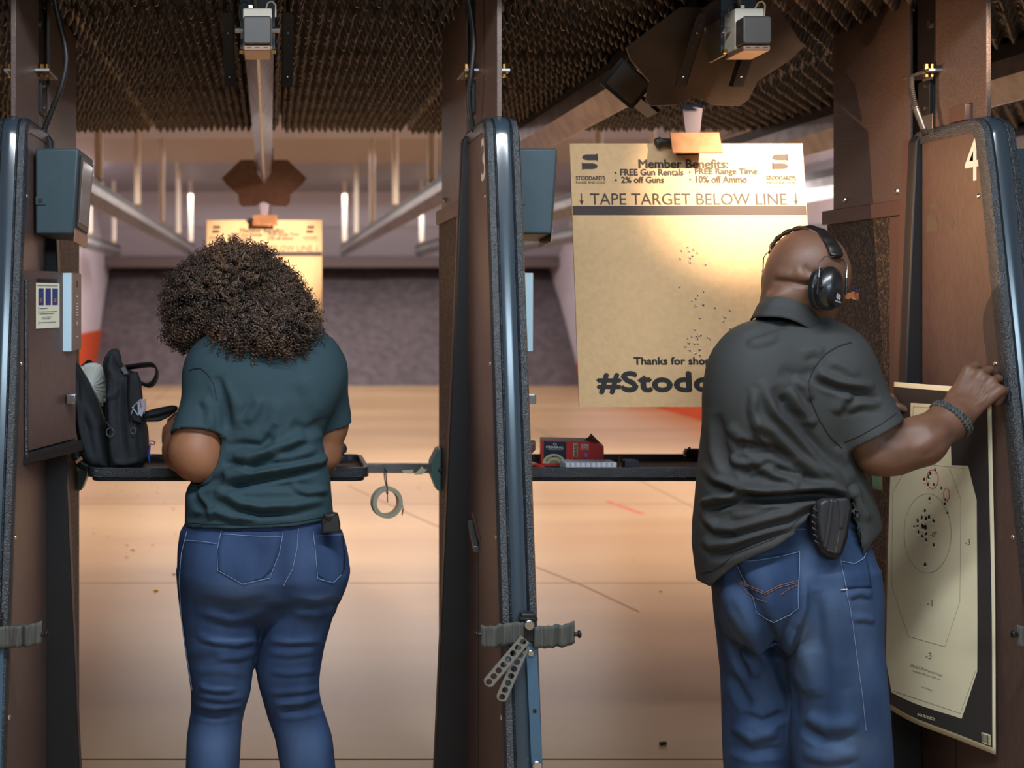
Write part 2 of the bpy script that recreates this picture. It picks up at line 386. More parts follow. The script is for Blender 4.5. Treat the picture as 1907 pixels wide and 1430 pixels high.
def motor(cx, label):
    D = 2.93
    t = thing('rail_motor', (cx, D, 2.1), label, 'motor', 'rail end motors')
    mb = MB().prism(rrect(cx-.035, 2.112, cx+.035, 2.182, .008), 'y', D-.05, D+.0)
    obj('motor_cover', mb, mat('motor_cover_dark', (60, 53, 48), .4), t, bevel=.004)
    obj('end_cap', MB().box((cx-.036, D-.001, 2.110), (cx+.036, D+.07, 2.212)), mat('motor_cap_pale', (176, 166, 150), .5), t, bevel=.003)
    obj('base_plate', MB().box((cx-.033, D-.046, 2.098), (cx+.033, D+.07, 2.1105)), mat('motor_base', (130, 100, 82), .4, metal=.4), t, bevel=.002)
    for s in (-1, 0, 1):
        obj('slot', MB().box((cx+s*.021-.005, D-.047, 2.1035), (cx+s*.021+.005, D-.0455, 2.106)), m_black, t)
    for s in (-1, 1):
        x = cx+s*.062
        ya, za, yb, zb = 3.03, 2.225, 3.20, 2.065
        xo = x+s*.030; dl = Vector((0, yb-ya, zb-za)).normalized(); nl = Vector((0, dl.z, -dl.y))*-1
        def st(xx, t_, o_): p = Vector((xx, ya, za))+dl*t_+nl*o_; return p
        Ls = math.hypot(yb-ya, zb-za)
        c4 = [st(x, 0, 0), st(xo-s*.008, 0, 0), st(xo, .012, 0), st(xo, Ls, 0), st(x, Ls, 0)]
        c5 = [p+Vector((0, .003, .002)) for p in c4]
        mb = MB().add(c4+c5, [(0, 1, 2, 3, 4), (9, 8, 7, 6, 5)]+[(i_, (i_+1) % 5, (i_+1) % 5+5, i_+5) for i_ in range(5)])
        w4 = [st(x, 0, 0), st(x, Ls, 0), st(x, Ls-.01, 0)+Vector((0, .03, .0)), st(x, 0, 0)+Vector((0, .05, 0))]
        w5 = [p+Vector((s*.003, 0, 0)) for p in w4]
        mb.add(w4+w5, [(0, 1, 2, 3), (7, 6, 5, 4)]+[(i_, (i_+1) % 4, (i_+1) % 4+4, i_+4) for i_ in range(4)])
        obj('side_bracket', mb, mat('bracket_black', (34, 29, 28), .4, metal=.3), t)
        for tt_, rr_ in ((.035, .0045), (.06, .003), (.10, .004), (.20, .003)):
            q = st(x+s*.016, tt_, -.001); obj('hole_rivet', MB().ell(q, (rr_, .002, rr_), 8, 6), m_zinc if tt_ in (.06, .20) else m_black, t)
        obj('bolt', MB().cyl((cx+s*.036, D+.03, 2.165), (cx+s*.056, D+.03, 2.165), .008, 6), m_zinc, t, smooth=30)
        obj('bolt', MB().cyl((cx+s*.036, D+.05, 2.115), (cx+s*.046, D+.05, 2.115), .006, 6), m_brass, t, smooth=30)
        obj('cable', MB().tube([(cx+s*.02, D+.02, 2.212), (cx+s*.026, D+.01, 2.228), (cx+s*.036, D+.01, 2.232), (cx+s*.045, D+.015, 2.224), (cx+s*.045, D+.02, 2.195)], .0022, 6), m_conduit if s < 0 else mat('cream_cable', (215, 200, 160), .5), t, smooth=60)
    obj('rail_end_shade', MB().box((cx-.044, D+.0705, 2.12), (cx+.044, D+.0745, 2.318)), m_black, t)  # added black sheet, stands for the darkness above the motor cap
    obj('lens_led', MB().box((cx-.022, D+.0, 2.2125), (cx-.012, D+.008, 2.22)), m_scrw, t)
    obj('feed_conduit', MB().tube([(cx-.002, D+.06, 2.212), (cx-.012, D+.03, 2.29), (cx-.02, D+.02, 2.37)], .006, 8), mat('feed_conduit', (110, 95, 75), .4), t, smooth=60)
    return t
motor(-0.03, 'dark box motor at the rail end over the woman')
motor(1.19, 'dark box motor in front of the large steel deflector plate')
motor(2.41, 'rail end motor beyond the right-hand partition')

def carrier(cx, D, label, near):
    """steel deflector plate, arm and clamp"""
    t = thing('target_carrier', (cx, D, 2.0), label, 'target holder', 'target holders')
    pts = [(-.165, .236), (-.075, .236)] if not near else [(-.175, .245), (-.06, .245)]
    half = [(.052, .236), (.128, .236), (.237, .145), (.215, .115), (.148, .062), (.143, .015), (.125, .0), (.05, .003), (0, .028)]
    z0 = 2.008
    right = [(cx+x, z0+zz) for x, zz in half]
    left = [(cx-x, z0+zz) for x, zz in half[:-1]][::-1]
    notch = [(cx-.052, z0+.2), (cx, z0+.12), (cx+.052, z0+.2)]
    poly = left+notch+right
    poly = left + [(cx-.050, z0+.195), (cx, z0+.115), (cx+.050, z0+.195)] + right
    mp = mat('deflector_plate_far', (72, 50, 43), .45, metal=.5, var=.15, vscale=40) if not near else \
        mat('worn_deflector_plate', (40, 32, 29), .5, metal=.35, rgb2=(58, 45, 40), vscale=9, bump=.35, bscale=46, bdist=.0015)
    mb = MB().prism(poly, 'y', D-.005, D+.005)
    if near: mb.v = [(x, y, 2.03+(z_-2.008)*.915) for x, y, z_ in mb.v]
    mb.v = [(x, y+(2.126-z_)*1.12, z_) for x, y, z_ in mb.v]      # leans back: its foot is further down range
    p = obj('deflector_plate', mb, mp, t)
    D += .13
    mb = MB().prism([(cx-.03, z0+.03), (cx+.03, z0+.03), (cx+.018, 1.925), (cx-.018, 1.93)], 'y', D-.008, D+.0)
    obj('drop_arm', mb, mat('arm_steel', (66, 56, 62), .35, metal=.6), t, bevel=.001)
    zc = 1.925
    Mx = Matrix.Rotation(math.radians(-22), 3, 'X')
    obj('clamp_plate', MB().cbox((cx+.004, D-.022, zc+.002), (.140, .006, .066), Mx), mat('clamp_plate_metal', (170, 118, 82), .36, metal=.5, var=.15, vscale=30, bump=.2, bscale=90), t, bevel=.002)
    jd = .062 if not near else .050
    obj('clamp_back', MB().box((cx-.03, D+.018, 1.950), (cx+.03, D+jd+.01, 1.962)).box((cx-.03, D+jd-.018, 1.90), (cx+.03, D+jd-.008, 1.951)).box((cx-.03, D+jd+.001, 1.90), (cx+.03, D+jd+.01, 1.951)), m_dsteel, t, bevel=.001)
    obj('clamp_knob', MB().cyl((cx-.03, D+.03, zc+.01), (cx-.075, D+.03, zc+.012), .011, 10).cyl((cx-.075, D+.03, zc+.012), (cx-.09, D+.03, zc+.006), .015, 8), m_black, t, smooth=40)
    mb = MB()
    D -= .13
    for s in (-1, 1): mb.box((cx+s*.046-.004, D-.05, z0+.19), (cx+s*.046+.004, D+.15, z0+.3))
    mb.box((cx-.05, D-.05, z0+.29), (cx+.05, D+.15, z0+.315))
    obj('trolley', mb, m_dsteel, t, bevel=.002)
    return t
carrier(-0.03, 6.62, 'brown steel deflector plate far down the rail above the woman', False)
carrier(1.19, 3.2, 'large worn brown steel deflector plate above the big cardboard backer', True)
# spare carrier guard of the neighbouring rail
g = thing('rail_end_guard', (0.96, 3.55, 2.13), 'tilted steel bracket with pale sheet left of the big deflector plate', 'bracket')
Mg = Matrix.Rotation(math.radians(40), 3, 'Y')
gc = P(1168, 155, 3.5)
obj('guard_plate', MB().cbox(gc, (.10, .006, .082), Mg), mat('guard_sheet', (120, 106, 94), .5), g, bevel=.001)
obj('guard_frame', MB().cbox(gc+Vector((0, .008, 0)), (.125, .006, .10), Mg), mat('guard_steel', (84, 74, 70), .4, metal=.4), g, bevel=.001)
cc_ = gc.copy()
obj('guard_arm', MB().cbox(gc+Vector((.06, .06, -.05)), (.10, .10, .012), Mg), m_dsteel, g, bevel=.001)
obj('guard_bracket', MB().box((1.07, 3.505, 2.205), (1.149, 3.56, 2.217)).box((1.07, 3.505, 2.12), (1.08, 3.56, 2.2045)), m_dsteel, g, bevel=.001)

# ------------------------------------------------------------------ cardboard backers
m_card = mat('kraft_cardboard', (206, 168, 122), 0.75, var=0.05, vscale=60, bump=0.08, bscale=300)
m_cardink = mat('dark_brown_ink', (58, 44, 38), 0.7)
m_blackink = mat('black_ink', (34, 30, 30), 0.7)
m_hole = mat('torn_hole_dark', (30, 24, 20), 0.9)
m_holer = mat('torn_card_rim', (236, 214, 184), 0.8)
def backer(cx, Dtop, tilt, label, near):
    Wd, Hh = .665, .75
    zt = 1.934
    t = thing('cardboard_backer', (cx, Dtop, zt-Hh), label, 'target', 'cardboard target backers')
    th = math.radians(tilt)
    def q(u, v, off=0.0):      # u 0..1 across, v 0 at the top .. 1 at the bottom
        y = -v*Hh*math.sin(th)-off*math.cos(th)
        return Vector((cx-.5*Wd+u*Wd, Dtop+y, zt-v*Hh*math.cos(th)-off*math.sin(th)*0))
    mb = MB()
    vs = [q(0, 0), q(1, 0), q(1, 1), q(0, 1), q(0, 0, -.005), q(1, 0, -.005), q(1, 1, -.005), q(0, 1, -.005)]
    mb.add(vs, [(3, 2, 1, 0), (4, 5, 6, 7), (0, 1, 5, 4), (1, 2, 6, 5), (2, 3, 7, 6), (3, 0, 4, 7)])
    obj('cardboard_sheet', mb, m_card, t)
    # picture coordinates of the near sheet: x 1063..1497, y 266..756
    U = lambda px: (px-1063-(0))/434; V = lambda py: (py-266)/490
    def poly_ink(name, polys, m, off=.0012, lab=None):
        mb = MB()
        for po in polys: mb.add([q(U(x), V(y), off) for x, y in po], [tuple(range(len(po)))])
        return obj(name, mb, m, t, label=lab)
    def txt(mb, s, x0, x1, y1, y0, bold=0.0):
        v, f = text_geo(s, U(x0), U(x1), V(y0), V(y1), 0.0)
        for k_, (dx, dy) in enumerate(((0, 0), (1, 0), (-1, 0), (0, 1), (0, -1)) if bold else ((0, 0),)):
            mb.add([q(a_+dx*bold/434, b_+dy*bold/490, .0012+k_*.00008) for a_, b_ in v], f)
    poly_ink('printed_band', [[(1064, 385), (1496, 385), (1496, 402), (1064, 402)]], m_cardink)
    L = MB()
    txt(L, 'Member Benefits:', 1190, 1356, 297, 313, .7)
    txt(L, 'FREE Gun Rentals', 1155, 1272, 315, 327, .5)
    txt(L, '2% off Guns', 1156, 1235, 330, 341, .5)
    txt(L, 'FREE Range Time', 1294, 1409, 314, 328, .5)
    txt(L, '10% off Ammo', 1295, 1389, 328, 341, .5)
    for x, y in ((1146, 322), (1146, 336), (1284, 321), (1284, 335)):
        L.add([q(U(x-1.7), V(y-1.7), .0012), q(U(x+1.7), V(y-1.7), .0012), q(U(x+1.7), V(y+1.7), .0012), q(U(x-1.7), V(y+1.7), .0012)], [(3, 2, 1, 0)])
    txt(L, 'TAPE TARGET BELOW LINE', 1097, 1461, 361, 383, .0)
    for cx0 in (1081, 1478):
        for po in ([(cx0-1, 361), (cx0+1, 361), (cx0+1, 378), (cx0-1, 378)], [(cx0-4, 375), (cx0+4, 375), (cx0, 383)]):
            L.add([q(U(x), V(y), .0012) for x, y in po], [tuple(range(len(po)))])
    for x0 in (1072, 1426):
        txt(L, "STODDARD'S", x0, x0+54, 328, 336, .3)
        txt(L, 'RANGE AND GUNS', x0, x0+54, 338, 343, .0)
        bx = x0+13
        for k, flip in ((0, False), (1, True)):       # two bullet shapes forming the emblem
            y0 = 287+k*17
            pts = [(bx+28, y0), (bx+28, y0+11)]+[(bx+10+10*math.cos(t_), y0+5.5+5.5*math.sin(t_)) for t_ in np.linspace(PI/2, 3*PI/2, 9)]
            pts = [(x, y) if not flip else (2*bx+28-x, y) for x, y in pts]
            L.add([q(U(x), V(y), .0012) for x, y in pts], [tuple(range(len(pts)))])
            e = bx+28 if not flip else bx
            L.add([q(U(e-1), V(y0-1.5), .0012), q(U(e+1), V(y0-1.5), .0012), q(U(e+1), V(y0+12.5), .0012), q(U(e-1), V(y0+12.5), .0012)], [(0, 1, 2, 3)])
    obj('lettering', L, m_cardink, t)['kind'] = 'stuff'
    L = MB()
    txt(L, 'Thanks for shopping at', 1165, 1362, 666, 683, .7)
    txt(L, '#Stoddards', 1098, 1425, 693, 731, 2.2)
    obj('bold_lettering', L, m_blackink, t)['kind'] = 'stuff'
    if near:
        hs = [(1273,462),(1261,469),(1283,467),(1290,473),(1275,470),(1258,484),(1276,483),(1281,479),(1276,491),(1304,495),(1254,536),(1297,545),(1286,552),(1282,558),(1275,562),(1282,572),(1296,570),(1317,575),(1344,580),(1334,592),(1331,599),(1342,613),(1288,594),(1278,615),(1264,631),(1272,628),(1280,628),(1285,626),(1300,629),(1305,633),(1266,640),(1276,641),(1282,641),(1259,646),(1267,653),(1285,652),(1277,658),(1285,662),(1310,649),(1282,632),(1288,625),(1306,667)]
        hd = MB(); rm = MB()
        for x, y in hs:
            r0 = R.uniform(1.5, 2.1)
            ring = lambda rr, off, ox=0, oy=0: [q(U(x+ox+rr*math.cos(a_)*R.uniform(.8, 1.2)), V(y+oy+rr*math.sin(a_)*R.uniform(.8, 1.2)), off) for a_ in np.linspace(0, 2*PI, 9)[:-1]]
            a_ = ring(r0*1.35, .0014, .3, .5); b_ = ring(r0*.75, .0034, .2, .6)
            rm.add(a_+b_, [(i, (i+1) % 8, (i+1) % 8+8, i+8) for i in range(8)])
            hd.add(ring(r0, .0016, -.3, -.3), [tuple(range(8))])
        obj('bullet_hole', rm, m_holer, t)['kind'] = 'stuff'
        obj('bullet_hole_core', hd, m_hole, t)['kind'] = 'stuff'
    return t
backer(1.19+.0, 3.375, 8.0, 'large cardboard target backer with bullet holes hanging beside the man', True)
backer(-0.03, 6.81, 1.0, 'distant cardboard target backer hanging beyond the curly haired woman', False)
# ------------------------------------------------------------------ partitions
def partition(cx, number, label, idx):
    t = thing('booth_partition', (cx, 3.1, 0), label, 'partition', 'booth partitions')
    HT = 1.935
    # outline of the moulded edge in depth/height
    path = [(3.20, HT)]
    for a_ in np.linspace(90, 180-10, 7): path.append((2.955+.055*math.cos(math.radians(a_)), HT-.055+.055*math.sin(math.radians(a_))))
    zs = [1.80, 1.4, 1.0, .6, .2, .0]
    for z_ in zs: path.append((2.895-(1.88-z_)*.165, z_))
    def sweep(sec, m, name, sm=40):
        vs = []; K = len(sec)
        for i, (y, z_) in enumerate(path):
            a_, b_ = path[max(0, i-1)], path[min(len(path)-1, i+1)]
            dy, dz = b_[0]-a_[0], b_[1]-a_[1]; l = math.hypot(dy, dz); ny, nz = dz/l, -dy/l
            for x, n_ in sec: vs.append((cx+x, y+ny*n_, z_+nz*n_ if i < len(path)-1 else 0.0))
        fs = [(i*K+k, i*K+(k+1) % K, (i+1)*K+(k+1) % K, (i+1)*K+k) for i in range(len(path)-1) for k in range(K)]
        fs += [tuple(range(K)), tuple((len(path)-1)*K+k for k in range(K))]
        return obj(name, MB().add(vs, fs), m, t, smooth=sm)
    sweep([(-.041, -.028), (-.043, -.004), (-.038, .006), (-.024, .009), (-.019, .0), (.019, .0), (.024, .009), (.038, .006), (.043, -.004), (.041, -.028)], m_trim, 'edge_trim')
    sweep([(-.018, -.004), (-.017, .008), (-.008, .0115), (.008, .0115), (.017, .008), (.018, -.004)], m_strip, 'bumper_strip')
    # brown side panels
    inner = [(3.17, HT-.012)]+[(y+.02, z_-.012) for y, z_ in path[1:-1]]+[(path[-1][0]+.02, 0.004), (3.17, 0.004)]
    for s in (-1, 1):
        a_, b_ = (cx+s*.036, cx+s*.0385)
        obj('side_panel', MB().prism(inner, 'x', min(a_, b_), max(a_, b_)), m_brown, t)
    obj('core', MB().prism([(y+.012, z_) for y, z_ in inner], 'x', cx-.0355, cx+.0355), m_black, t)
    # flared black wing plate
    W = lambda z_: .052+(HT-z_)*.044
    poly = [(cx-W(0.0), 0.002), (cx+W(0.0), 0.002), (cx+W(1.0), 1.0), (cx+W(HT-.02), HT-.02), (cx+W(HT)-.012, HT), (cx-W(HT)+.012, HT), (cx-W(HT-.02), HT-.02), (cx-W(1.0), 1.0)]
    obj('wing_plate', MB().prism(poly, 'y', 3.175, 3.215), m_black, t, bevel=.004)
    poly2 = [(cx-W(0.0)+.012, 0.002), (cx+W(0.0)-.012, 0.002), (cx+W(HT)-.004, HT-.01), (cx-W(HT)+.004, HT-.01)]
    obj('wing_backing', MB().prism(poly2, 'y', 3.216, 3.25), m_bstrip, t)
    # pillar with rubber crumb faces
    obj('pillar', MB().box((cx-.034, 3.26, 0), (cx+.034, 3.70, 1.76)), m_bstrip, t)
    for s in (-1, 1):
        a_, b_ = sorted((cx+s*.0345, cx+s*.041))
        obj('crumb_panel', MB().box((a_, 3.325, 0.02), (b_, 3.705, 1.725)), m_crumb, t)
        a_, b_ = sorted((cx+s*.0345, cx+s*.047))
        obj('panel_frame', MB().box((a_, 3.26, 1.722), (b_, 3.73, 1.765)), m_bstrip, t, bevel=.002)
        obj('panel_frame', MB().box((a_, 3.26, 0.02), (b_, 3.322, 1.720)), m_bstrip, t, bevel=.002)
        a_, b_ = sorted((cx+s*.028, cx+s*.036))
        obj('upper_plate', MB().box((a_, 3.235, 1.766), (b_, 3.675, 2.33)), m_plate, t, bevel=.001)
        for dy in (3.30, 3.60):
            obj('rivet', MB().ell((cx+s*.037, dy, 1.79), (.006, .008, .008), 8, 6), m_scrw, t)
    obj('upper_plate', MB().prism([(cx-.006, 2.94), (cx+.006, 2.94), (cx+.026, 3.13), (cx-.026, 3.13)], 'z', 1.945, 2.335), m_plate, t, bevel=.001)
    # channel, bracket and conduit between the plates
    obj('channel', MB().box((cx-.022, 3.14, 2.105), (cx+.022, 3.225, 2.335)), m_dsteel, t, bevel=.002)
    s_ = 1 if idx == 0 else -1
    obj('strut', MB().box((cx-.022, 3.15, 1.93), (cx+.022, 3.20, 2.085)), m_galv, t, bevel=.001)
    obj('hinge_plate', MB().box((cx+s_*.028-.005, 3.145, 1.985), (cx+s_*.028+.005, 3.20, 2.075)), m_dsteel, t, bevel=.001)
    obj('shelf_bracket', MB().box((cx-.06, 3.10, 2.088), (cx+.06, 3.23, 2.096)), m_galv, t, bevel=.001)
    for x in (-.05, .05, -.036, .036):
        obj('bolt', MB().cyl((cx+x, 3.13, 2.078), (cx+x, 3.13, 2.112), .006, 6), m_brass, t, smooth=30)
    for z_ in (2.0, 2.06):
        obj('bolt', MB().cyl((cx+s_*.033, 3.16, z_), (cx+s_*.038, 3.16, z_), .005, 8), m_zinc, t)
    obj('bolt', MB().cyl((cx+s_*.022, 3.16, 2.225), (cx+s_*.028, 3.16, 2.225), .010, 10), m_scrw, t)
    # corrugated conduit
    if idx == 0: cp = [(100, -30, 3.08), (103, 5, 3.08), (112, 45, 3.08), (121, 85, 3.08), (123, 120, 3.08), (113, 165, 3.08), (97, 205, 3.09), (82, 244, 3.1)]
    elif idx == 1: cp = [(867, -30, 3.05), (873, 5, 3.05), (880, 50, 3.05), (882, 90, 3.05), (877, 140, 3.05), (873, 175, 3.06), (876, 215, 3.07), (884, 246, 3.08)]
    else: cp = [(1697, 140, 3.12), (1697, 165, 3.12), (1703, 195, 3.12), (1714, 225, 3.11), (1724, 252, 3.1)]
    cps = [P(*c) for c in cp]; pts = []
    for i in range(len(cps)-1):
        p0, p1, p2, p3 = cps[max(i-1, 0)], cps[i], cps[i+1], cps[min(i+2, len(cps)-1)]
        for k in range(16):
            u = k/16
            pts.append(0.5*((2*p1)+(-p0+p2)*u+(2*p0-5*p1+4*p2-p3)*u*u+(-p0+3*p1-3*p2+p3)*u**3))
    rad = [.0085 if i % 2 else .0068 for i in range(len(pts))]
    obj('conduit', MB().tube(pts, rad, 10), m_conduit, t, smooth=60)
    # screws
    for s in (-1, 1):
        for z_ in (1.745, 1.335, .93, .53):
            y = 2.895-(1.88-z_)*.165+.045
            obj('screw', MB().ell((cx+s*.039, y, z_), (.0035, .0065, .0065), 10, 6), m_scrw, t, smooth=60)
    # painted lane number on the left face
    if number:
        v, f = text_geo(number, 0, .058, 0, .108, .008)
        obj('lane_number', MB().add([(cx-.0392, 2.975-a_-.006*(b_/.108)*0, 1.80+b_-.015) for a_, b_ in v], f), m_paint, t, label='white number %s' % number)
    # console wedge on the right face
    zb, zt = 1.115, 1.562
    obj('console', MB().prism([(cx+.0390, 2.90), (cx+.118, 3.172), (cx+.0390, 3.172)], 'z', zb, zt), m_brown, t, bevel=.002)
    obj('console_ledge', MB().prism([(cx+.0390, 2.87), (cx+.140, 3.16), (cx+.0390, 3.172)], 'z', zb-.03, zb-.002), m_black, t, bevel=.004)
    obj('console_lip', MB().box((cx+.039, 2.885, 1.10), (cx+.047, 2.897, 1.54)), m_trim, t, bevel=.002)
    obj('latch', MB().box((cx+.105, 3.10, 1.215), (cx+.128, 3.13, 1.24)), m_zinc, t, bevel=.002)
    # strap hook door seam on the lower left face
    obj('panel_seam', MB().box((cx-.0392, 3.012, 0.0), (cx-.0386, 3.018, .90)), m_black, t)
    if idx == 1:
        obj('catch_plate', MB().prism([(2.99, .88), (3.10, .925), (3.10, .93), (2.99, .886)], 'x', cx-.043, cx-.0386), m_bstrip, t)
        obj('catch', MB().prism([(3.01, .845), (3.10, .89), (3.10, .91), (3.01, .86)], 'x', cx-.052, cx-.039), m_galv, t, bevel=.001)
    if idx == 2:
        mb = MB()
        for px, py, w_, h_ in ((1784, 386, 9, 5), (1789, 413, 9, 8), (1797, 415, 4, 3), (1756+8, 412, 0, 0)):
            D = 1.0
        for (D, z_, w_, h_) in ((3.11, 1.735, .025, .008), (3.12, 1.69, .03, .024), (3.04, 1.692, .022, .012), (3.03, 1.676, .006, .006)):
            mb.add([(cx-.0389, D-w_, z_-h_), (cx-.0389, D+w_, z_-h_*.8), (cx-.0389, D+w_*.8, z_+h_), (cx-.0389, D-w_*.6, z_+h_*.7)], [(0, 1, 2, 3)])
        obj('tape_residue', mb, mat('tape_residue_grey', (84, 72, 60), .7), t, label='torn grey tape residue')
    if idx == 2:
        obj('top_angle', MB().box((cx-.03, 2.99, 1.945), (cx-.012, 3.06, 1.985)), m_bstrip, t, bevel=.001)
    return t
CX = (-.638, .572, 1.79)
partition(CX[0], None, 'leftmost booth partition with console and taped notice on its brown face', 0)
partition(CX[1], '3', 'middle booth partition painted with a white 3', 1)
partition(CX[2], '4', 'right-hand booth partition painted with a white 4', 2)

def booth_light(cx, label):
    t = thing('booth_light', (cx+.1, 3.08, 1.66), label, 'lamp', 'booth lamp boxes')
    x0, xt, xb = cx+.046, cx+.156, cx+.142
    D0, D1 = 2.985, 3.17
    z0, z1 = 1.655, 1.872
    k = 1.07
    vs = [(x0, D0, z0), (xb, D0, z0), (xt, D0, z1), (x0, D0, z1), (x0, D1, z0-.004), (xb+.006, D1, z0-.012), (xt+.01, D1, z1-.008), (x0, D1, z1-.01)]
    obj('housing', MB().add(vs, [(0, 1, 2, 3), (7, 6, 5, 4), (0, 4, 5, 1), (1, 5, 6, 2), (2, 6, 7, 3), (3, 7, 4, 0)]), m_teal, t, bevel=.006, seg=3)
    # pane in the side facing the lane
    def sp(u, v, off=0.0):
        a_ = Vector(vs[1]).lerp(Vector(vs[5]), u); b_ = Vector(vs[2]).lerp(Vector(vs[6]), u)
        return a_.lerp(b_, v)+Vector((off, 0, 0))
    def quadp(u0, u1, v0, v1, th):
        c = [sp(u0, v0), sp(u1, v0), sp(u1, v1), sp(u0, v1)]; d_ = [p+Vector((th, 0, 0)) for p in c]
        return MB().add(c+d_, [(3, 2, 1, 0), (4, 5, 6, 7), (0, 1, 5, 4), (1, 2, 6, 5), (2, 3, 7, 6), (3, 0, 4, 7)])
    obj('pane_frame', quadp(.12, .93, .1, .93, .004), m_dsteel, t, bevel=.001)
    obj('pane', quadp(.22, .84, .16, .88, .0055), m_glass, t)
    obj('base_trim', quadp(.05, .95, -.08, .06, .003), mat('copper_trim', (150, 112, 94), .4, metal=.3), t)
    obj('latch', MB().prism(rrect(x0+.001, 1.728, x0+.028, 1.75, .003), 'y', D0-.0025, D0+.001), m_teal, t, bevel=.001)
    obj('latch_hole', MB().box((x0+.007, D0-.0032, 1.733), (x0+.019, D0-.0024, 1.745)), m_black, t)
    obj('mount_arm', MB().box((cx+.03, 3.03, 1.70), (x0+.004, 3.12, 1.83)), m_dsteel, t)
    return t
booth_light(CX[0], 'dark teal lamp box on the leftmost partition')
booth_light(CX[1], 'dark teal lamp box on the right side of partition 3')
booth_light(CX[2], 'dark lamp box cut off by the right picture edge')

def unit(cx, label):
    t = thing('lane_control_unit', (cx+.105, 3.17, 1.34), label, 'control panel', 'lane control units')
    x0, x1, D0, D1, z0, z1 = cx+.091, cx+.122, 3.10, 3.24, 1.352, 1.56
    obj('casing', MB().box((x0, D0+.001, z0), (x1, D1, z1)), m_unit, t, bevel=.003)
    obj('front_face', MB().box((x0, D0-.003, z0+.001), (x1-.0035, D0+.001, z1-.001)), m_unitf, t, bevel=.001)
    X = x1
    for zz, h_, w_, mm in ((1.53, .018, .02, m_black), (1.497, .005, .012, m_paint), (1.425, .010, .02, m_warmface), (1.39, .003, .02, m_paint)):
        obj('port', MB().box((X-.0005, 3.17-w_/2, zz-h_/2), (X+.001, 3.17+w_/2, zz+h_/2)), mm, t)
    for k in range(5):
        obj('vent_slot', MB().box((X-.0005, 3.155, 1.446+k*.0075), (X+.001, 3.185, 1.449+k*.0075)), m_paint, t)
    return t
unit(CX[0], 'thin control unit with pale blue front edge, on the leftmost partition')
unit(CX[1], 'thin control unit peeking out right of partition 3')

# notice taped on the left console
def cpt(cx, s, z_, off=.002):
    a_ = Vector((cx+.0390, 2.90, z_)); b_ = Vector((cx+.118, 3.172, z_)); d_ = (b_-a_)
    n_ = Vector((d_.y, -d_.x, 0)).normalized()
    return a_+d_*s+n_*off
nt_ = thing('notice_sheet', cpt(CX[0], .1, 1.40), 'cream notice sheet with blue tables on the left console', 'notice')
def qd(mb, s0, s1, z0, z1, off):
    mb.add([cpt(CX[0], s0, z0, off), cpt(CX[0], s1, z0, off), cpt(CX[0], s1, z1, off), cpt(CX[0], s0, z1, off)], [(0, 1, 2, 3)])
def sz(px):   # console fraction from the picture column
    best = min((abs(VX+cpt(CX[0], s/200, 1.4).x*F/cpt(CX[0], s/200, 1.4).y-px), s/200) for s in range(-10, 220)); return best[1]
def zz(px, py): s = sz(px); return CH-(py-VY)*cpt(CX[0], s, 1.4).y/F
mb = MB(); s0, s1 = sz(67), sz(111)
qd(mb, s0, s1, zz(90, 611), zz(90, 527), .002); obj('paper', mb, mat('cream_paper', (232, 226, 200), .6), nt_, solid=.0005)
mb = MB(); qd(mb, s0+.02, s1-.05, zz(90, 526), zz(90, 519), .002); obj('header_tab', mb, m_dsteel, nt_)
mb = MB()
for a_, b_ in ((71, 81), (84, 94), (97, 107)): qd(mb, sz(a_), sz(b_), zz(90, 568), zz(90, 537), .003)
obj('printed_table', mb, mat('navy_print', (52, 58, 120), .6), nt_)
mb = MB()
for a_, b_ in ((73, 78), (99, 104)): qd(mb, sz(a_), sz(b_), zz(90, 558), zz(90, 555), .0035)
obj('printed_green', mb, mat('green_print', (60, 140, 80), .6), nt_)
mb = MB()
for a_, b_ in ((73, 78), (99, 104)): qd(mb, sz(a_), sz(b_), zz(90, 563), zz(90, 559), .0035)
obj('printed_red', mb, mat('red_print', (205, 70, 60), .6), nt_)
mb = MB()
for y, a_, b_ in ((532, 69, 107), (574, 74, 88), (580, 74, 106), (584, 74, 100), (590, 77, 95), (593, 77, 93), (600, 74, 104)):
    qd(mb, sz(a_), sz(b_), zz(90, y+.7), zz(90, y-.5), .003)
for y in (574, 581, 600): qd(mb, sz(71), sz(72.5), zz(90, y+3), zz(90, y-3), .003)
obj('printed_lines', mb, mat('grey_print', (110, 110, 120), .6), nt_)

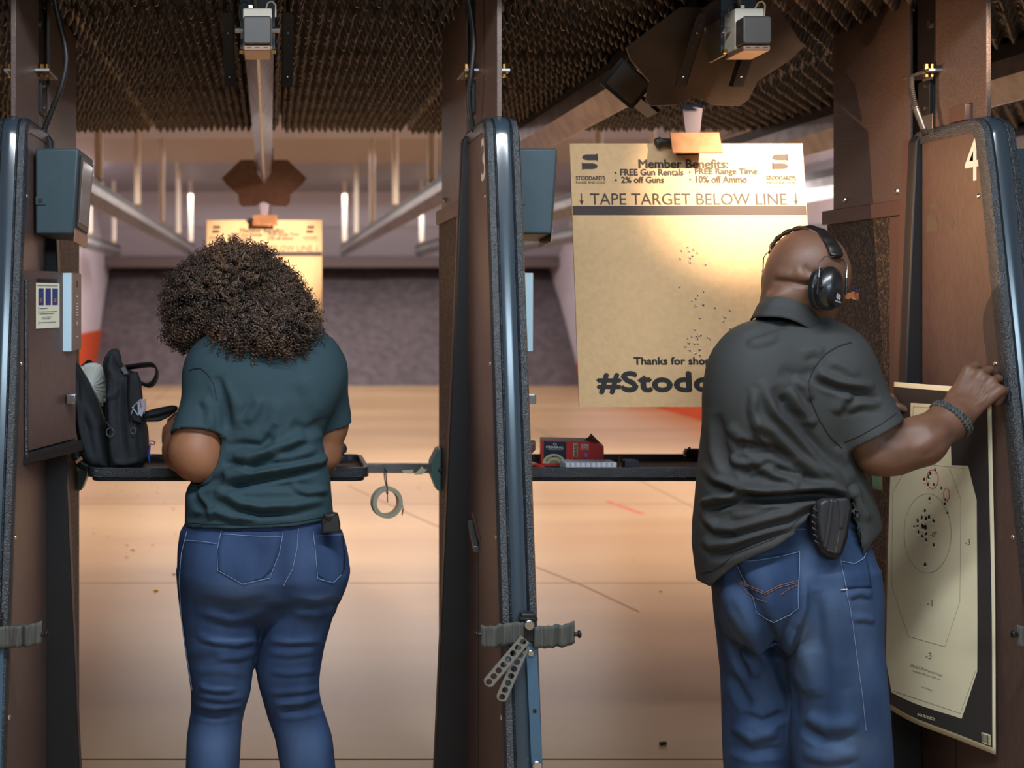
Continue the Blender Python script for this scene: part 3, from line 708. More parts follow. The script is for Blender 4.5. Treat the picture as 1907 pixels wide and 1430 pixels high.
# strap hangers
def hanger(cx, label, side=1, perf=False):
    z_ = .735
    D = 2.895-(1.88-z_)*.165-.012
    t = thing('strap_hanger', (cx, D, z_), label, 'strap', 'strap hangers')
    obj('clamp_block', MB().box((cx-.002, D-.022, z_-.02), (cx+.03, D+.002, z_+.045)), m_black, t, bevel=.003)
    obj('clamp_rail', MB().box((cx-.006, D-.026, z_+.03), (cx+.034, D-.004, z_+.036)), m_dsteel, t, bevel=.001)
    obj('bolt', MB().cyl((cx+.014, D-.034, z_+.022), (cx+.014, D-.02, z_+.022), .0115, 12), m_zinc, t, bevel=.002)
    for s in (-1, 1):
        def sf(u, v):
            x = cx+.014+s*(.012+u*.094); y = D-.026+.006*math.sin(u*7)+.012*u-.012*math.exp(-((u-.55)/.07)**2)*(-1)
            return (x, y, z_+.022-.050*v*1.0-.006*math.sin(u*2.6+s)*1.0-.001*math.sin(u*30))
        obj('strap', MB().grid(sf, 28, 6), m_strapf, t, smooth=50, solid=.004)
        obj('end_stud', MB().cyl((cx+.014+s*.106, D-.012, z_-.004), (cx+.014+s*.116, D-.012, z_-.004), .005, 8).ell((cx+.014+s*.117, D-.012, z_-.004), (.005, .009, .009), 10, 8), m_dsteel, t, smooth=50)
    # flat bar running down
    def by(z1): return 2.895-(1.88-z1)*.165-.016
    vs = []
    for z1 in (z_-.02, .38, .0+.02):
        for x in (.010, .034):
            for o_ in (0, -.004): vs.append((cx+x+(.735-z1)*.012, by(z1)+o_, z1))
    fs = []
    for i in range(2):
        k = i*4; fs += [(k, k+4, k+5, k+1), (k+1, k+5, k+7, k+3), (k+3, k+7, k+6, k+2), (k+2, k+6, k+4, k)]
    fs += [(0, 1, 3, 2), (8, 10, 11, 9)]
    obj('flat_bar', MB().add(vs, fs), m_bar, t)
    z1 = .565; obj('bar_hole', MB().cyl((cx+.0245, by(z1)-.0055, z1), (cx+.0245, by(z1)-.003, z1), .0045, 10), m_black, t)
    z1 = .452; obj('bolt', MB().cyl((cx+.0245, by(z1)-.014, z1), (cx+.0245, by(z1)-.003, z1), .011, 12), m_zinc, t, bevel=.002)
    z1 = .69; obj('bolt', MB().cyl((cx+.02, by(z1)-.010, z1), (cx+.02, by(z1)-.003, z1), .008, 12), m_zinc, t, bevel=.002)
    if perf:
        for k, (p0, p1, dd) in enumerate((((978, 1190), (906, 1275), 0.0), ((977, 1200), (932, 1304), .006))):
            Dk = D-.045-dd*-1
            a_, b_ = P(p0[0], p0[1], Dk), P(p1[0], p1[1], Dk); ax = (b_-a_); L = ax.length; ax.normalize()
            sd = Vector((ax.z, 0, -ax.x)); hw = .0125; NH = 8
            mb = MB()
            # plate with round holes: ring strips between square cells and circles
            for i in range(NH):
                c0 = a_+ax*(L*(i+.5)/NH); hl = L/NH/2
                outer = []; inn = []
                for q_ in range(16):
                    th = 2*PI*q_/16; cu, su = math.cos(th), math.sin(th)
                    m_ = max(abs(cu), abs(su)); ou = Vector((0, 0, 0))+ax*(cu/m_*hl)+sd*(su/m_*hw)
                    if (i == NH-1 and cu > 0): ou = ax*(cu*hl*1.15)+sd*(su*hw)
                    outer.append(c0+ou); inn.append(c0+ax*(cu*.0072)+sd*(su*.0072))
                bend = Vector((0, -.004*math.sin(i*.7), 0))
                mb.add(outer+inn, [(q_, (q_+1) % 16, (q_+1) % 16+16, q_+16) for q_ in range(16)])
            obj('perforated_strap', mb, m_perf, t, solid=.002)
    return t
hanger(CX[0], 'grey strap hanger on the leftmost partition edge, cut by the picture edge')
hanger(CX[1], 'grey strap hanger with perforated straps on partition 3', perf=True)
hanger(CX[2], 'grey strap hanger on the right-hand partition beside the paper target')

# ------------------------------------------------------------------ shelves
m_tray = mat('black_tray', (30, 32, 36), .32, spec=.9, rgb2=(54, 70, 84), vscale=330, thr=(.52, .78), bump=1.0, bscale=300, bdist=.004)  # blue glints on the tray are painted in as colour speckle
m_traytop = mat('tray_mat', (56, 52, 50), .6, bump=.6, bscale=300)
def tray(x0, x1, label, bar):
    D0, D1, zt = 3.40, 3.70, 1.004
    t = thing('shelf_tray', ((x0+x1)/2, 3.55, .962), label, 'shelf', 'booth shelves')
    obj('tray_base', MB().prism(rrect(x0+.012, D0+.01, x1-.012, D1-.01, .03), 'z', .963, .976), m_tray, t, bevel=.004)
    po = rrect(x0, D0, x1, D1, .035); pi_ = rrect(x0+.014, D0+.014, x1-.014, D1-.014, .024)
    n_ = len(po)
    vs = [(x, y, .976) for x, y in po]+[(x, y, zt) for x, y in po]+[(x, y, zt) for x, y in pi_]+[(x, y, .986) for x, y in pi_]
    fs = []
    for i in range(n_):
        j = (i+1) % n_; fs += [(i, j, n_+j, n_+i), (n_+i, n_+j, 2*n_+j, 2*n_+i), (2*n_+i, 2*n_+j, 3*n_+j, 3*n_+i)]
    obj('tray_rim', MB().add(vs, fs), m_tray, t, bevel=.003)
    obj('tray_floor', MB().prism(pi_, 'z', .9765, .987), m_traytop, t)
    return t
tray(-.528, .288, 'black shelf tray of the left booth, holding the open bag', True)
tray(.665, 1.60, 'black shelf tray of the right booth, holding the red ammunition box', False)
t = thing('shelf_bar', (-.03, 3.66, .95), 'grey steel cross bar on which the left shelf tray slides', 'bar')
obj('bar', MB().box((-.594, 3.655, .950), (.529, 3.685, .978)), m_galv, t, bevel=.002)
for s, x in ((-1, -.592), (1, .528)):
    c = x
    poly = [(3.6, .90), (3.74, .93), (3.74, 1.01), (3.6, 1.02)]
    mb = MB().prism([(c, .895), (c-s*.012, .90), (c-s*.03, .945), (c-s*.03, .985), (c-s*.010, 1.025), (c, 1.03)], 'y', 3.64, 3.70)
    obj('end_bracket', mb, mat('sea_green_bracket', (96, 128, 122), .45, metal=.2), t, bevel=.002)
    obj('bolt', MB().cyl((c-s*.004, 3.632, .965), (c-s*.004, 3.64, .965), .006, 8), m_scrw, t)
mb = MB()
for po in ([(748, 876), (771, 874), (767, 882), (752, 881)], [(770, 884), (783, 872), (785, 868), (790, 873), (796, 874), (787, 883)]):
    mb.add([P(x, y, 3.652) for x, y in po], [tuple(range(len(po)))])
obj('tape_scrap', mb, mat('masking_tape', (216, 206, 176), .7), t, solid=.001, label='torn masking tape scraps')
t = thing('shelf_bar', (1.13, 3.66, .95), 'steel cross bar behind the right shelf tray', 'bar')
obj('bar', MB().box((.616, 3.71, .950), (1.749, 3.735, .978)), m_galv, t, bevel=.002)

# tape roll on a zip tie
t = thing('tape_roll', P(720, 965, 3.60), 'white masking tape roll hanging by a black tie from the cross bar', 'tape')
c = P(720, 935, 3.63); Mz = Matrix.Rotation(math.radians(14), 3, 'Z') @ Matrix.Rotation(math.radians(0), 3, 'X')
ro, ri, hw = .0485, .0375, .012
def ringm(ro, ri, hw, n_=48):
    vs = []
    for k in range(n_):
        a_ = 2*PI*k/n_
        for r_, y in ((ro, -hw), (ro, hw), (ri, hw), (ri, -hw)):
            vs.append(c+Mz @ Vector((r_*math.cos(a_), y, r_*math.sin(a_))))
    fs = [(k*4+i, k*4+(i+1) % 4, ((k+1) % n_)*4+(i+1) % 4, ((k+1) % n_)*4+i) for k in range(n_) for i in range(4)]
    return MB().add(vs, fs)
obj('tape_body', ringm(ro, ri+.001, hw), mat('tape_cream', (206, 202, 178), .6), t, smooth=40)
obj('cardboard_core', ringm(ri+.001, ri-.002, hw*.98), mat('core_card', (212, 190, 160), .8), t, smooth=40)
pts = [c+Mz @ Vector((ro*math.cos(a_), 0, ro*math.sin(a_)))+Vector((.001, 0, 0)) for a_ in np.linspace(.5, -.05, 6)]+[c+Vector((.051, 0, -.02)), c+Vector((.047, 0, -.04))]
mb = MB()
for i, p in enumerate(pts):
    mb.v += [tuple(p+Vector((0, -.011, 0))), tuple(p+Vector((0, .011, 0)))]
mb.f = [(2*i, 2*i+1, 2*i+3, 2*i+2) for i in range(len(pts)-1)]
obj('loose_end', mb, mat('tape_back', (92, 88, 78), .6), t, solid=.0008)
tp = P(718, 876, 3.63)
obj('tie', MB().tube([tp+Vector((0, -.004, .002)), tp+Vector((.002, -.006, -.03)), c+Vector((0, -.016, ri+.016)), c+Vector((0, -.016, ri-.004)), c+Vector((.001, -.016, .002))], .0017, 6), m_conduit, t, smooth=60)
obj('tie', MB().tube([tp+Vector((0, .058, .002)), tp+Vector((.0, .03, -.03)), c+Vector((0, .016, ri+.012)), c+Vector((0, .014, ri-.006)), c+Vector((0, -.016, ri-.006))], .0017, 6), m_conduit, t, smooth=60)
obj('tie', MB().tube([tp+Vector((0, -.004, .002)), tp+Vector((0, .058, .002))], .0017, 6), m_conduit, t)
obj('tie_head', MB().cbox(c+Vector((0, -.017, ri-.006)), (.006, .006, .006)), m_conduit, t)
# ------------------------------------------------------------------ sculpting field (signed distances -> one continuous surface)
class Field:
    def __init__(s, lo, hi, h):
        s.lo = np.array(lo, float); s.h = h
        s.n = np.ceil((np.array(hi)-s.lo)/h).astype(int)+1
        s.V = np.full(s.n, 0.5, np.float32)
    def sl(s, lo, hi):
        a = np.clip(np.floor((np.array(lo)-s.lo)/s.h).astype(int), 0, s.n); b = np.clip(np.ceil((np.array(hi)-s.lo)/s.h).astype(int)+1, 0, s.n)
        ax = [s.lo[i]+s.h*np.arange(a[i], b[i]) for i in range(3)]
        return tuple(slice(a[i], b[i]) for i in range(3)), ax[0][:, None, None], ax[1][None, :, None], ax[2][None, None, :]
    def put(s, lo, hi, fn, k=0.02, op='add'):
        m = k+0.03
        S, x, y, z = s.sl(np.array(lo)-m, np.array(hi)+m)
        if min(x.size, y.size, z.size) == 0: return
        d = fn(x, y, z); c = s.V[S]
        if op == 'add':
            if k <= 0: s.V[S] = np.minimum(c, d)
            else:
                q = np.maximum(k-np.abs(c-d), 0)/k; s.V[S] = np.minimum(c, d)-q*q*k*0.25
        elif op == 'cut': s.V[S] = np.maximum(c, -d)
        elif op == 'scut':
            q = np.maximum(k-np.abs(c+d), 0)/k; s.V[S] = np.maximum(c, -d)+q*q*k*0.25
        elif op == 'clip': s.V[S] = np.maximum(c, d)
    def cone(s, a, b, ra, rb, k=0.02, op='add', cut=None, flat=None):
        a = np.array(a); b = np.array(b); ab = b-a; L = float(ab @ ab)
        def fn(x, y, z):
            t = np.clip(((x-a[0])*ab[0]+(y-a[1])*ab[1]+(z-a[2])*ab[2])/L, 0, 1)
            d = np.sqrt((x-a[0]-t*ab[0])**2+(y-a[1]-t*ab[1])**2+(z-a[2]-t*ab[2])**2)-(ra+(rb-ra)*t)
            if cut is not None:
                p, n_ = cut
                d = np.maximum(d, (x-p[0])*n_[0]+(y-p[1])*n_[1]+(z-p[2])*n_[2])
            return d
        r = max(ra, rb); s.put(np.minimum(a, b)-r, np.maximum(a, b)+r, fn, k, op); return s
    def chain(s, pts, rs, k=0.02, op='add'):
        for i in range(len(pts)-1): s.cone(pts[i], pts[i+1], rs[i], rs[i+1], k, op)
    def ell(s, c, r, k=0.02, M=None, op='add'):
        c = np.array(c); A = np.eye(3) if M is None else np.array(M.transposed())
        def fn(x, y, z):
            X, Y, Z = x-c[0], y-c[1], z-c[2]
            q = [(A[i][0]*X+A[i][1]*Y+A[i][2]*Z)/r[i] for i in range(3)]
            rr = np.sqrt(q[0]**2+q[1]**2+q[2]**2)
            g = np.sqrt((q[0]/r[0])**2+(q[1]/r[1])**2+(q[2]/r[2])**2)+1e-6
            return rr*(rr-1)/g
        R_ = max(r); s.put(c-R_, c+R_, fn, k, op); return s
    def loft(s, rings, k=0.02, op='add', shrink=0.0, n=2.3):
        """rings: (z, cx, cy, rx, ry)"""
        rg = sorted(rings); A = np.array(rg)
        z0, z1 = A[0, 0], A[-1, 0]
        zz_ = np.linspace(z0, z1, 160)
        def sm(col):
            v = np.interp(zz_, A[:, 0], A[:, col]); ker = np.exp(-np.linspace(-1.6, 1.6, 9)**2); ker /= ker.sum()
            return np.convolve(np.pad(v, 4, 'edge'), ker, 'valid')
        T_ = [sm(i) for i in range(1, 5)]
        def fn(x, y, z):
            cx, cy, rx, ry = [np.interp(z, zz_, t_) for t_ in T_]
            rx = rx-shrink; ry = ry-shrink
            q = (np.abs((x-cx)/rx)**n+np.abs((y-cy)/ry)**n)**(1/n)
            d = (q-1)*np.minimum(rx, ry)
            return np.maximum(d, np.maximum(z-z1, z0-z))
        lo = (np.min(A[:, 1]-A[:, 3]), np.min(A[:, 2]-A[:, 4]), z0); hi = (np.max(A[:, 1]+A[:, 3]), np.max(A[:, 2]+A[:, 4]), z1)
        s.put(lo, hi, fn, k, op); return s
    def mesh(s):
        V = s.V; S = V < 0; nx, ny, nz = V.shape
        c = np.zeros((nx-1, ny-1, nz-1), np.int8)
        for i in (0, 1):
            for j in (0, 1):
                for k in (0, 1): c += S[i:nx-1+i, j:ny-1+j, k:nz-1+k]
        act = (c > 0) & (c < 8); I = np.argwhere(act)
        idx = np.full(act.shape, -1, np.int32); idx[act] = np.arange(len(I))
        acc = np.zeros((len(I), 3)); cnt = np.zeros(len(I))
        cor = {(a, b, d): V[I[:, 0]+a, I[:, 1]+b, I[:, 2]+d] for a in (0, 1) for b in (0, 1) for d in (0, 1)}
        for ax in range(3):
            for p in (0, 1):
                for q in (0, 1):
                    o0 = [0, 0, 0]; oth = [i for i in range(3) if i != ax]; o0[oth[0]] = p; o0[oth[1]] = q; o1 = list(o0); o1[ax] = 1
                    v0, v1 = cor[tuple(o0)], cor[tuple(o1)]; m = (v0 < 0) != (v1 < 0)
                    t = np.where(m, v0/np.where(m, v0-v1, 1), 0)
                    for e in range(3): acc[:, e] += np.where(m, o0[e]+(t if e == ax else 0), 0)
                    cnt += m
        P_ = (I+acc/cnt[:, None])*s.h+s.lo
        F_ = []
        for ax in range(3):
            o = [i for i in range(3) if i != ax]
            sl0 = [slice(None)]*3; sl1 = [slice(None)]*3
            sl0[ax] = slice(0, -1); sl1[ax] = slice(1, None)
            for q in o: sl0[q] = slice(1, -1); sl1[q] = slice(1, -1)
            A_, B_ = S[tuple(sl0)], S[tuple(sl1)]
            E = np.argwhere(A_ != B_)
            if len(E) == 0: continue
            ins = A_[E[:, 0], E[:, 1], E[:, 2]]
            for q in o: E[:, q] += 1
            def g(d0, d1):
                e = E.copy(); e[:, o[0]] -= d0; e[:, o[1]] -= d1; return idx[e[:, 0], e[:, 1], e[:, 2]]
            qd_ = np.stack([g(0, 0), g(1, 0), g(1, 1), g(0, 1)], 1)
            flip = ins if ax != 1 else ~ins
            qd_[~flip] = qd_[~flip][:, ::-1]
            F_.append(qd_)
        F_ = np.concatenate(F_); F_ = F_[(F_ >= 0).all(1)]
        return P_, F_
def vnorm(Pv, Fq):
    a = Pv[Fq[:, 2]]-Pv[Fq[:, 0]]; b = Pv[Fq[:, 3]]-Pv[Fq[:, 1]]; n_ = np.cross(a, b)
    N = np.zeros_like(Pv)
    for i in range(4): np.add.at(N, Fq[:, i], n_)
    return N/(np.linalg.norm(N, axis=1)[:, None]+1e-12)
def folds(Pv, Fq, lst, gain=1.0):
    """push cloth in and out along drawn fold lines (lines in a frontal plane, applied to the back of the garment)"""
    N = vnorm(Pv, Fq)
    px = VX+Pv[:, 0]*F/Pv[:, 1]; py = VY-(Pv[:, 2]-CH)*F/Pv[:, 1]
    wt = np.clip((-N[:, 1]+.25)*2.2, 0, 1)
    D = np.zeros(len(Pv))
    for pts, w_, a_ in lst:
        pts = np.array(pts, float); best = np.full(len(Pv), 1e9); tt = np.zeros(len(Pv)); sg = np.zeros(len(Pv))
        tot = len(pts)-1
        for i in range(tot):
            p, q = pts[i], pts[i+1]; d_ = q-p; L = d_ @ d_
            t = np.clip(((px-p[0])*d_[0]+(py-p[1])*d_[1])/L, 0, 1)
            ex, ey = px-p[0]-t*d_[0], py-p[1]-t*d_[1]; r = np.hypot(ex, ey)
            m = r < best; best[m] = r[m]; tt[m] = (i+t[m])/tot; sg[m] = np.sign(ex*d_[1]-ey*d_[0])[m]
        env = np.clip(np.minimum(tt, 1-tt)*5, 0, 1)**.7
        u = best/w_*np.where(sg > 0, 1.0, 0.62)
        D += a_*env*(np.exp(-u*u)-.45*np.exp(-((best/w_-1.9)/.8)**2)*(sg < 0))
    return Pv+N*(D*wt*gain)[:, None]
def nobj(name, Pv, Fq, m, parent=None, org=None, attrs=None):
    org = np.array(org if org is not None else (wloc(parent) if parent else (0, 0, 0)), float)
    me = bpy.data.meshes.new(name)
    me.vertices.add(len(Pv)); me.vertices.foreach_set('co', (Pv-org).astype(np.float32).ravel())
    k = Fq.shape[1]
    me.loops.add(Fq.size); me.loops.foreach_set('vertex_index', Fq.astype(np.int32).ravel())
    me.polygons.add(len(Fq)); me.polygons.foreach_set('loop_start', np.arange(0, Fq.size, k, dtype=np.int32))
    me.polygons.foreach_set('loop_total', np.full(len(Fq), k, np.int32))
    me.update(calc_edges=True); me.validate(); me.shade_smooth()
    me.materials.append(m)
    if attrs is not None:
        at = me.attributes.new('wear', 'FLOAT', 'POINT'); at.data.foreach_set('value', attrs.astype(np.float32))
    o = bpy.data.objects.new(name, me); COL.objects.link(o)
    if parent: o.parent = parent; o.location = Vector(org)-wloc(parent)
    else: o.location = org
    return o
def smoothv(Pv, Fq, it=1, lam=.5):
    for _ in range(it):
        S_ = np.zeros_like(Pv); c = np.zeros(len(Pv))
        for i in range(4):
            np.add.at(S_, Fq[:, i], Pv[Fq[:, (i+1) % 4]]); np.add.at(S_, Fq[:, i], Pv[Fq[:, i-1]]); np.add.at(c, Fq[:, i], 2)
        Pv = Pv+(S_/np.maximum(c, 1)[:, None]-Pv)*lam
    return Pv
def pdist(poly, px, py):
    """signed distance to polygon in px (positive inside)"""
    poly = np.array(poly, float); n_ = len(poly); best = np.full(np.broadcast(px, py).shape, 1e9); ins = np.zeros(best.shape, bool)
    for i in range(n_):
        p, q = poly[i], poly[(i+1) % n_]; d_ = q-p
        t = np.clip(((px-p[0])*d_[0]+(py-p[1])*d_[1])/(d_ @ d_+1e-9), 0, 1)
        best = np.minimum(best, np.hypot(px-p[0]-t*d_[0], py-p[1]-t*d_[1]))
        c = ((p[1] > py) != (q[1] > py)) & (px < (q[0]-p[0])*(py-p[1])/(q[1]-p[1]+1e-9)+p[0]); ins ^= c
    return np.where(ins, best, -best)
def puff(poly, D, T_, w_, h=.0035, dfn=None):
    """soft solid with the given outline (px at depth D), half thickness T_, edge rounding w_ (m)"""
    s_ = F/D; xs_ = [p[0] for p in poly]; ys_ = [p[1] for p in poly]
    a = P(min(xs_)-8, max(ys_)+8, D); b = P(max(xs_)+8, min(ys_)-8, D)
    f = Field((a.x, D-T_-.03-(.08 if dfn else 0), a.z), (b.x, D+T_+.03+(.08 if dfn else 0), b.z), h)
    S, x, y, z = f.sl(f.lo, f.lo+f.n*f.h)
    sd = pdist(poly, VX+x*s_, VY-(z-CH)*s_)/s_
    prof = np.sqrt(np.clip(1-(1-np.clip(sd/w_, 0, 1))**2, 0, 1))
    yc = D+(dfn(x, z) if dfn else 0)
    f.V[:] = np.maximum(np.abs(y-yc)-T_*prof, -sd)[:f.n[0], :f.n[1], :f.n[2]]
    Pv, Fq = f.mesh(); return smoothv(Pv, Fq, 2), Fq
def ringz(rows, D):
    out = []
    for r in rows:
        py, xl, xr, cy, ry = r
        D_ = cy; out.append((CH-(py-VY)*D_/F, ((xl+xr)/2-VX)*D_/F, cy, (xr-xl)/2*D_/F, ry))
    return out
def bvh_of(o):
    me = o.data; M = Matrix.Translation(wloc(o))
    return BVHTree.FromPolygons([M @ v.co for v in me.vertices], [tuple(p.vertices) for p in me.polygons])
CAMP = Vector((0, 0, CH))
def drop(bv, px, py, off=.002):
    """point of a garment surface straight in front (from the walkway side)"""
    d_ = (P(px, py, 3)-CAMP).normalized(); h = bv.ray_cast(CAMP, d_)
    if h[0] is None: return None
    n_ = h[1] if h[1].dot(d_) < 0 else -h[1]
    return h[0]+n_*off
def seam(name, bv, pts, r, m, parent, step=3, off=.0014, dash=False):
    P_ = []
    for i in range(len(pts)-1):
        n_ = max(1, int(math.hypot(pts[i+1][0]-pts[i][0], pts[i+1][1]-pts[i][1])/step))
        for k in range(n_): P_.append((pts[i][0]+(pts[i+1][0]-pts[i][0])*k/n_, pts[i][1]+(pts[i+1][1]-pts[i][1])*k/n_))
    P_.append(pts[-1]); q = [drop(bv, x, y, off) for x, y in P_]; q = [p for p in q if p]
    if len(q) < 2: return
    return obj(name, MB().tube(q, r, 5), m, parent, smooth=60)
def patch(name, bv, Ls, Rs, m, parent, rows=16, cols=12, off=.003, thick=.002):
    """cloth patch between two picture polylines, laid on the garment"""
    def lp(l, t):
        t *= len(l)-1; i = min(int(t), len(l)-2); u = t-i; return (l[i][0]+(l[i+1][0]-l[i][0])*u, l[i][1]+(l[i+1][1]-l[i][1])*u)
    G = []
    for j in range(rows+1):
        a = lp(Ls, j/rows); b = lp(Rs, j/rows)
        for i in range(cols+1):
            u = i/cols; G.append(drop(bv, a[0]+(b[0]-a[0])*u, a[1]+(b[1]-a[1])*u, off))
    last = None
    for i, g_ in enumerate(G):
        if g_ is None: G[i] = last or Vector((0, 3, 1))
        last = G[i]
    return obj(name, MB().add(G, [(j*(cols+1)+i, j*(cols+1)+i+1, (j+1)*(cols+1)+i+1, (j+1)*(cols+1)+i) for j in range(rows) for i in range(cols)]), m, parent, smooth=60, solid=thick)
def frame(fwd, up=(0, 0, 1)):
    f_ = Vector(fwd).normalized(); s_ = f_.cross(Vector(up)).normalized(); u_ = s_.cross(f_)   # s_: person's right
    return s_, f_, u_
def head(fd, c, fwd, up=(0, 0, 1), sc=1.0, tilt=0):
    s_, f_, u_ = frame(fwd, up); M = Matrix((s_, f_, u_)).transposed(); c = Vector(c)
    L = lambda a, b, d: c+(s_*a+f_*b+u_*d)*sc
    E = lambda a, b, d, r, k=.02, op='add': fd.ell(L(a, b, d), [q*sc for q in r], k, M, op)
    E(0, -.004, .012, (.078, .098, .096)); E(0, .03, -.055, (.056, .064, .066), .035); E(0, .062, -.098, (.028, .026, .020), .03)
    E(0, .074, .040, (.052, .022, .03), .03); E(0, .088, .016, (.046, .010, .009), .012)
    for q in (-1, 1):
        E(q*.031, .100, .0, (.019, .016, .013), .014, 'scut'); E(q*.031, .080, .001, (.015, .014, .013), .008)
        E(q*.040, .076, -.032, (.022, .018, .018), .02); E(q*.080, -.006, -.008, (.009, .018, .031), .008)
        E(q*.0115, .102, -.040, (.008, .010, .008), .006)
    fd.cone(L(0, .092, .006), L(0, .112, -.034), .007*sc, .011*sc, .012)
    E(0, .093, -.064, (.023, .011, .007), .006); E(0, .090, -.075, (.020, .012, .008), .006)
    return L, s_, f_, u_
def hand(fd, w_, d, n_, s_, sc=1.0, curl=(40, 45, 30), spread=1.0, thumb=(.45, .75, .35), k=.007):
    """wrist, hand direction, curl direction (palm side), thumb side"""
    w_ = Vector(w_); d = Vector(d).normalized(); n_ = (Vector(n_)-d*Vector(n_).dot(d)).normalized(); s_ = Vector(s_); s_ = (s_-d*s_.dot(d)-n_*s_.dot(n_)).normalized()
    W4 = (.034, .012, -.010, -.031); LN = (.072, .080, .074, .058); B = (.086, .090, .086, .077)
    for i in range(4):
        kn = w_+(d*B[i]+s_*W4[i]*spread)*sc
        fd.cone(w_+s_*W4[i]*.55*sc, kn, .0165*sc, .0105*sc, .014)
        a_ = 0; p = kn; r_ = .0100*sc
        for j, fr in enumerate((.46, .30, .24)):
            cc = curl[i][j] if isinstance(curl[0], (tuple, list)) else curl[j]
            a_ += math.radians(cc); q = p+(d*math.cos(a_)+n_*math.sin(a_))*LN[i]*fr*sc
            fd.cone(p, q, r_, r_*.92, k if j == 0 else .003); p = q; r_ *= .92
    t0 = w_+(d*.022+s_*.024+n_*.006)*sc; td = (s_*thumb[0]+d*thumb[1]+n_*thumb[2]).normalized()
    t1 = t0+td*.044*sc; td2 = (td+n_*.35+d*.3).normalized(); t2 = t1+td2*.032*sc; t3 = t2+(td2+n_*.3).normalized()*.024*sc
    fd.cone(t0, t1, .0165*sc, .0125*sc, .012); fd.cone(t1, t2, .0118*sc, .0108*sc, .004); fd.cone(t2, t3, .0108*sc, .009*sc, .004)

m_skin_w = mat('brown_skin', (150, 100, 70), .55, var=.07, vscale=25, bump=.12, bscale=220)
m_skin_m = mat('deep_brown_skin', (112, 78, 60), .52, var=.12, vscale=22, bump=.2, bscale=200)
m_tee = mat('dark_teal_jersey', (50, 70, 77), .85, spec=.25, var=.06, vscale=400, bump=.25, bscale=500)
m_polo = mat('charcoal_polo_knit', (60, 61, 60), .75, spec=.3, var=.05, vscale=500, bump=.25, bscale=600)
m_den_w = mat('blue_stretch_denim', (38, 56, 88), .8, spec=.3, rgb2=(52, 73, 108), vscale=12, bump=.35, bscale=900, stretch=(1, 1, .35), attr='wear', rgb3=(88, 110, 146))
m_den_m = mat('worn_blue_denim', (40, 60, 92), .82, spec=.3, rgb2=(62, 84, 118), vscale=10, bump=.4, bscale=700, stretch=(1, 1, .4), attr='wear', rgb3=(100, 118, 142))
m_thread = mat('pale_blue_thread', (132, 152, 186), .8)
m_othread = mat('orange_thread', (140, 98, 78), .8)
m_hair = mat('dark_curly_hair', (58, 44, 36), .34, spec=.8, rgb2=(108, 82, 64), vscale=14, thr=(.4, .7))
m_hairb = mat('dark_hair_mass', (24, 18, 16), .8)
m_shoe = mat('black_shoe_leather', (30, 30, 32), .45)
m_sole = mat('pale_shoe_sole', (190, 186, 178), .7)
m_eye = mat('eye_white', (225, 220, 212), .2)

def wearmap(Pv, spots):
    px = VX+Pv[:, 0]*F/Pv[:, 1]; py = VY-(Pv[:, 2]-CH)*F/Pv[:, 1]; a_ = np.zeros(len(Pv))
    for x, y, rx, ry, s_ in spots: a_ = np.maximum(a_, s_*np.exp(-((px-x)/rx)**2-((py-y)/ry)**2))
    return a_
def shoes(parent, feet, toe):
    for (fx, fy) in feet:
        fd = Field((fx-.09, fy-.14, -.01), (fx+.09, fy+.24, .16), .005)
        fd.cone((fx, fy-.05, .05), (fx+toe*.02, fy+.09, .040), .042, .040, .02); fd.ell((fx+toe*.03, fy+.14, .035), (.045, .065, .034), .03)
        fd.cone((fx, fy-.04, .05), (fx, fy-.03, .12), .042, .045, .02)
        fd.put((fx-.2, fy-.3, -.1), (fx+.2, fy+.3, .012), lambda x, y, z: z-.012+0*x+0*y, 0, 'cut')
        Pv, Fq = fd.mesh(); o = nobj('shoe', Pv, Fq, m_shoe, parent)
        mb = MB().prism([(fx+toe*.03*max(0, (y+.05)/.2)+q*wd, fy+y) for q, y, wd in ((1, -.09, .03), (1, -.04, .043), (1, .08, .045), (1, .15, .045), (1, .2, .02), (-1, .2, .02), (-1, .15, .045), (-1, .08, .045), (-1, -.04, .043), (-1, -.09, .03))], 'z', .001, .018)
        obj('shoe_sole', mb, m_sole, o, bevel=.004)

# ------------------------------------------------------------------ the woman
DW = 3.12
wz = lambda py: CH-(py-VY)*DW/F
wx = lambda px: (px-VX)*DW/F
def Q(px, py, D=DW): return tuple(P(px, py, D))
torsoW = [(612, 440, 535, 3.24, .05), (624, 405, 590, 3.22, .075), (640, 385, 608, 3.20, .095), (665, 374, 622, 3.18, .108), (700, 372, 628, 3.155, .118), (740, 382, 618, 3.13, .122), (780, 394, 607, 3.12, .12),
          (815, 394, 600, 3.11, .118), (850, 378, 606, 3.105, .125), (890, 356, 615, 3.10, .135), (918, 345, 617, 3.10, .142), (950, 345, 620, 3.10, .150), (990, 344, 620, 3.10, .158)]
hipsW = [(955, 352, 616, 3.10, .135), (975, 344, 626, 3.10, .142), (990, 335, 638, 3.10, .148), (1020, 331, 642, 3.10, .155), (1060, 331, 644, 3.10, .162), (1095, 334, 628, 3.11, .15), (1130, 340, 622, 3.12, .12), (1150, 345, 612, 3.13, .09)]
legL = [(1060, 331, 505, 3.10, .125), (1100, 333, 506, 3.10, .122), (1146, 337, 496, 3.10, .12), (1207, 345, 479, 3.10, .11), (1248, 351, 471, 3.10, .103), (1285, 356, 467, 3.10, .096), (1320, 356, 456, 3.11, .086), (1344, 352, 451, 3.10, .082), (1372, 348, 449, 3.09, .084), (1430, 346, 446, 3.08, .088), (1490, 350, 436, 3.09, .075), (1560, 362, 424, 3.11, .056), (1605, 364, 422, 3.12, .058)]
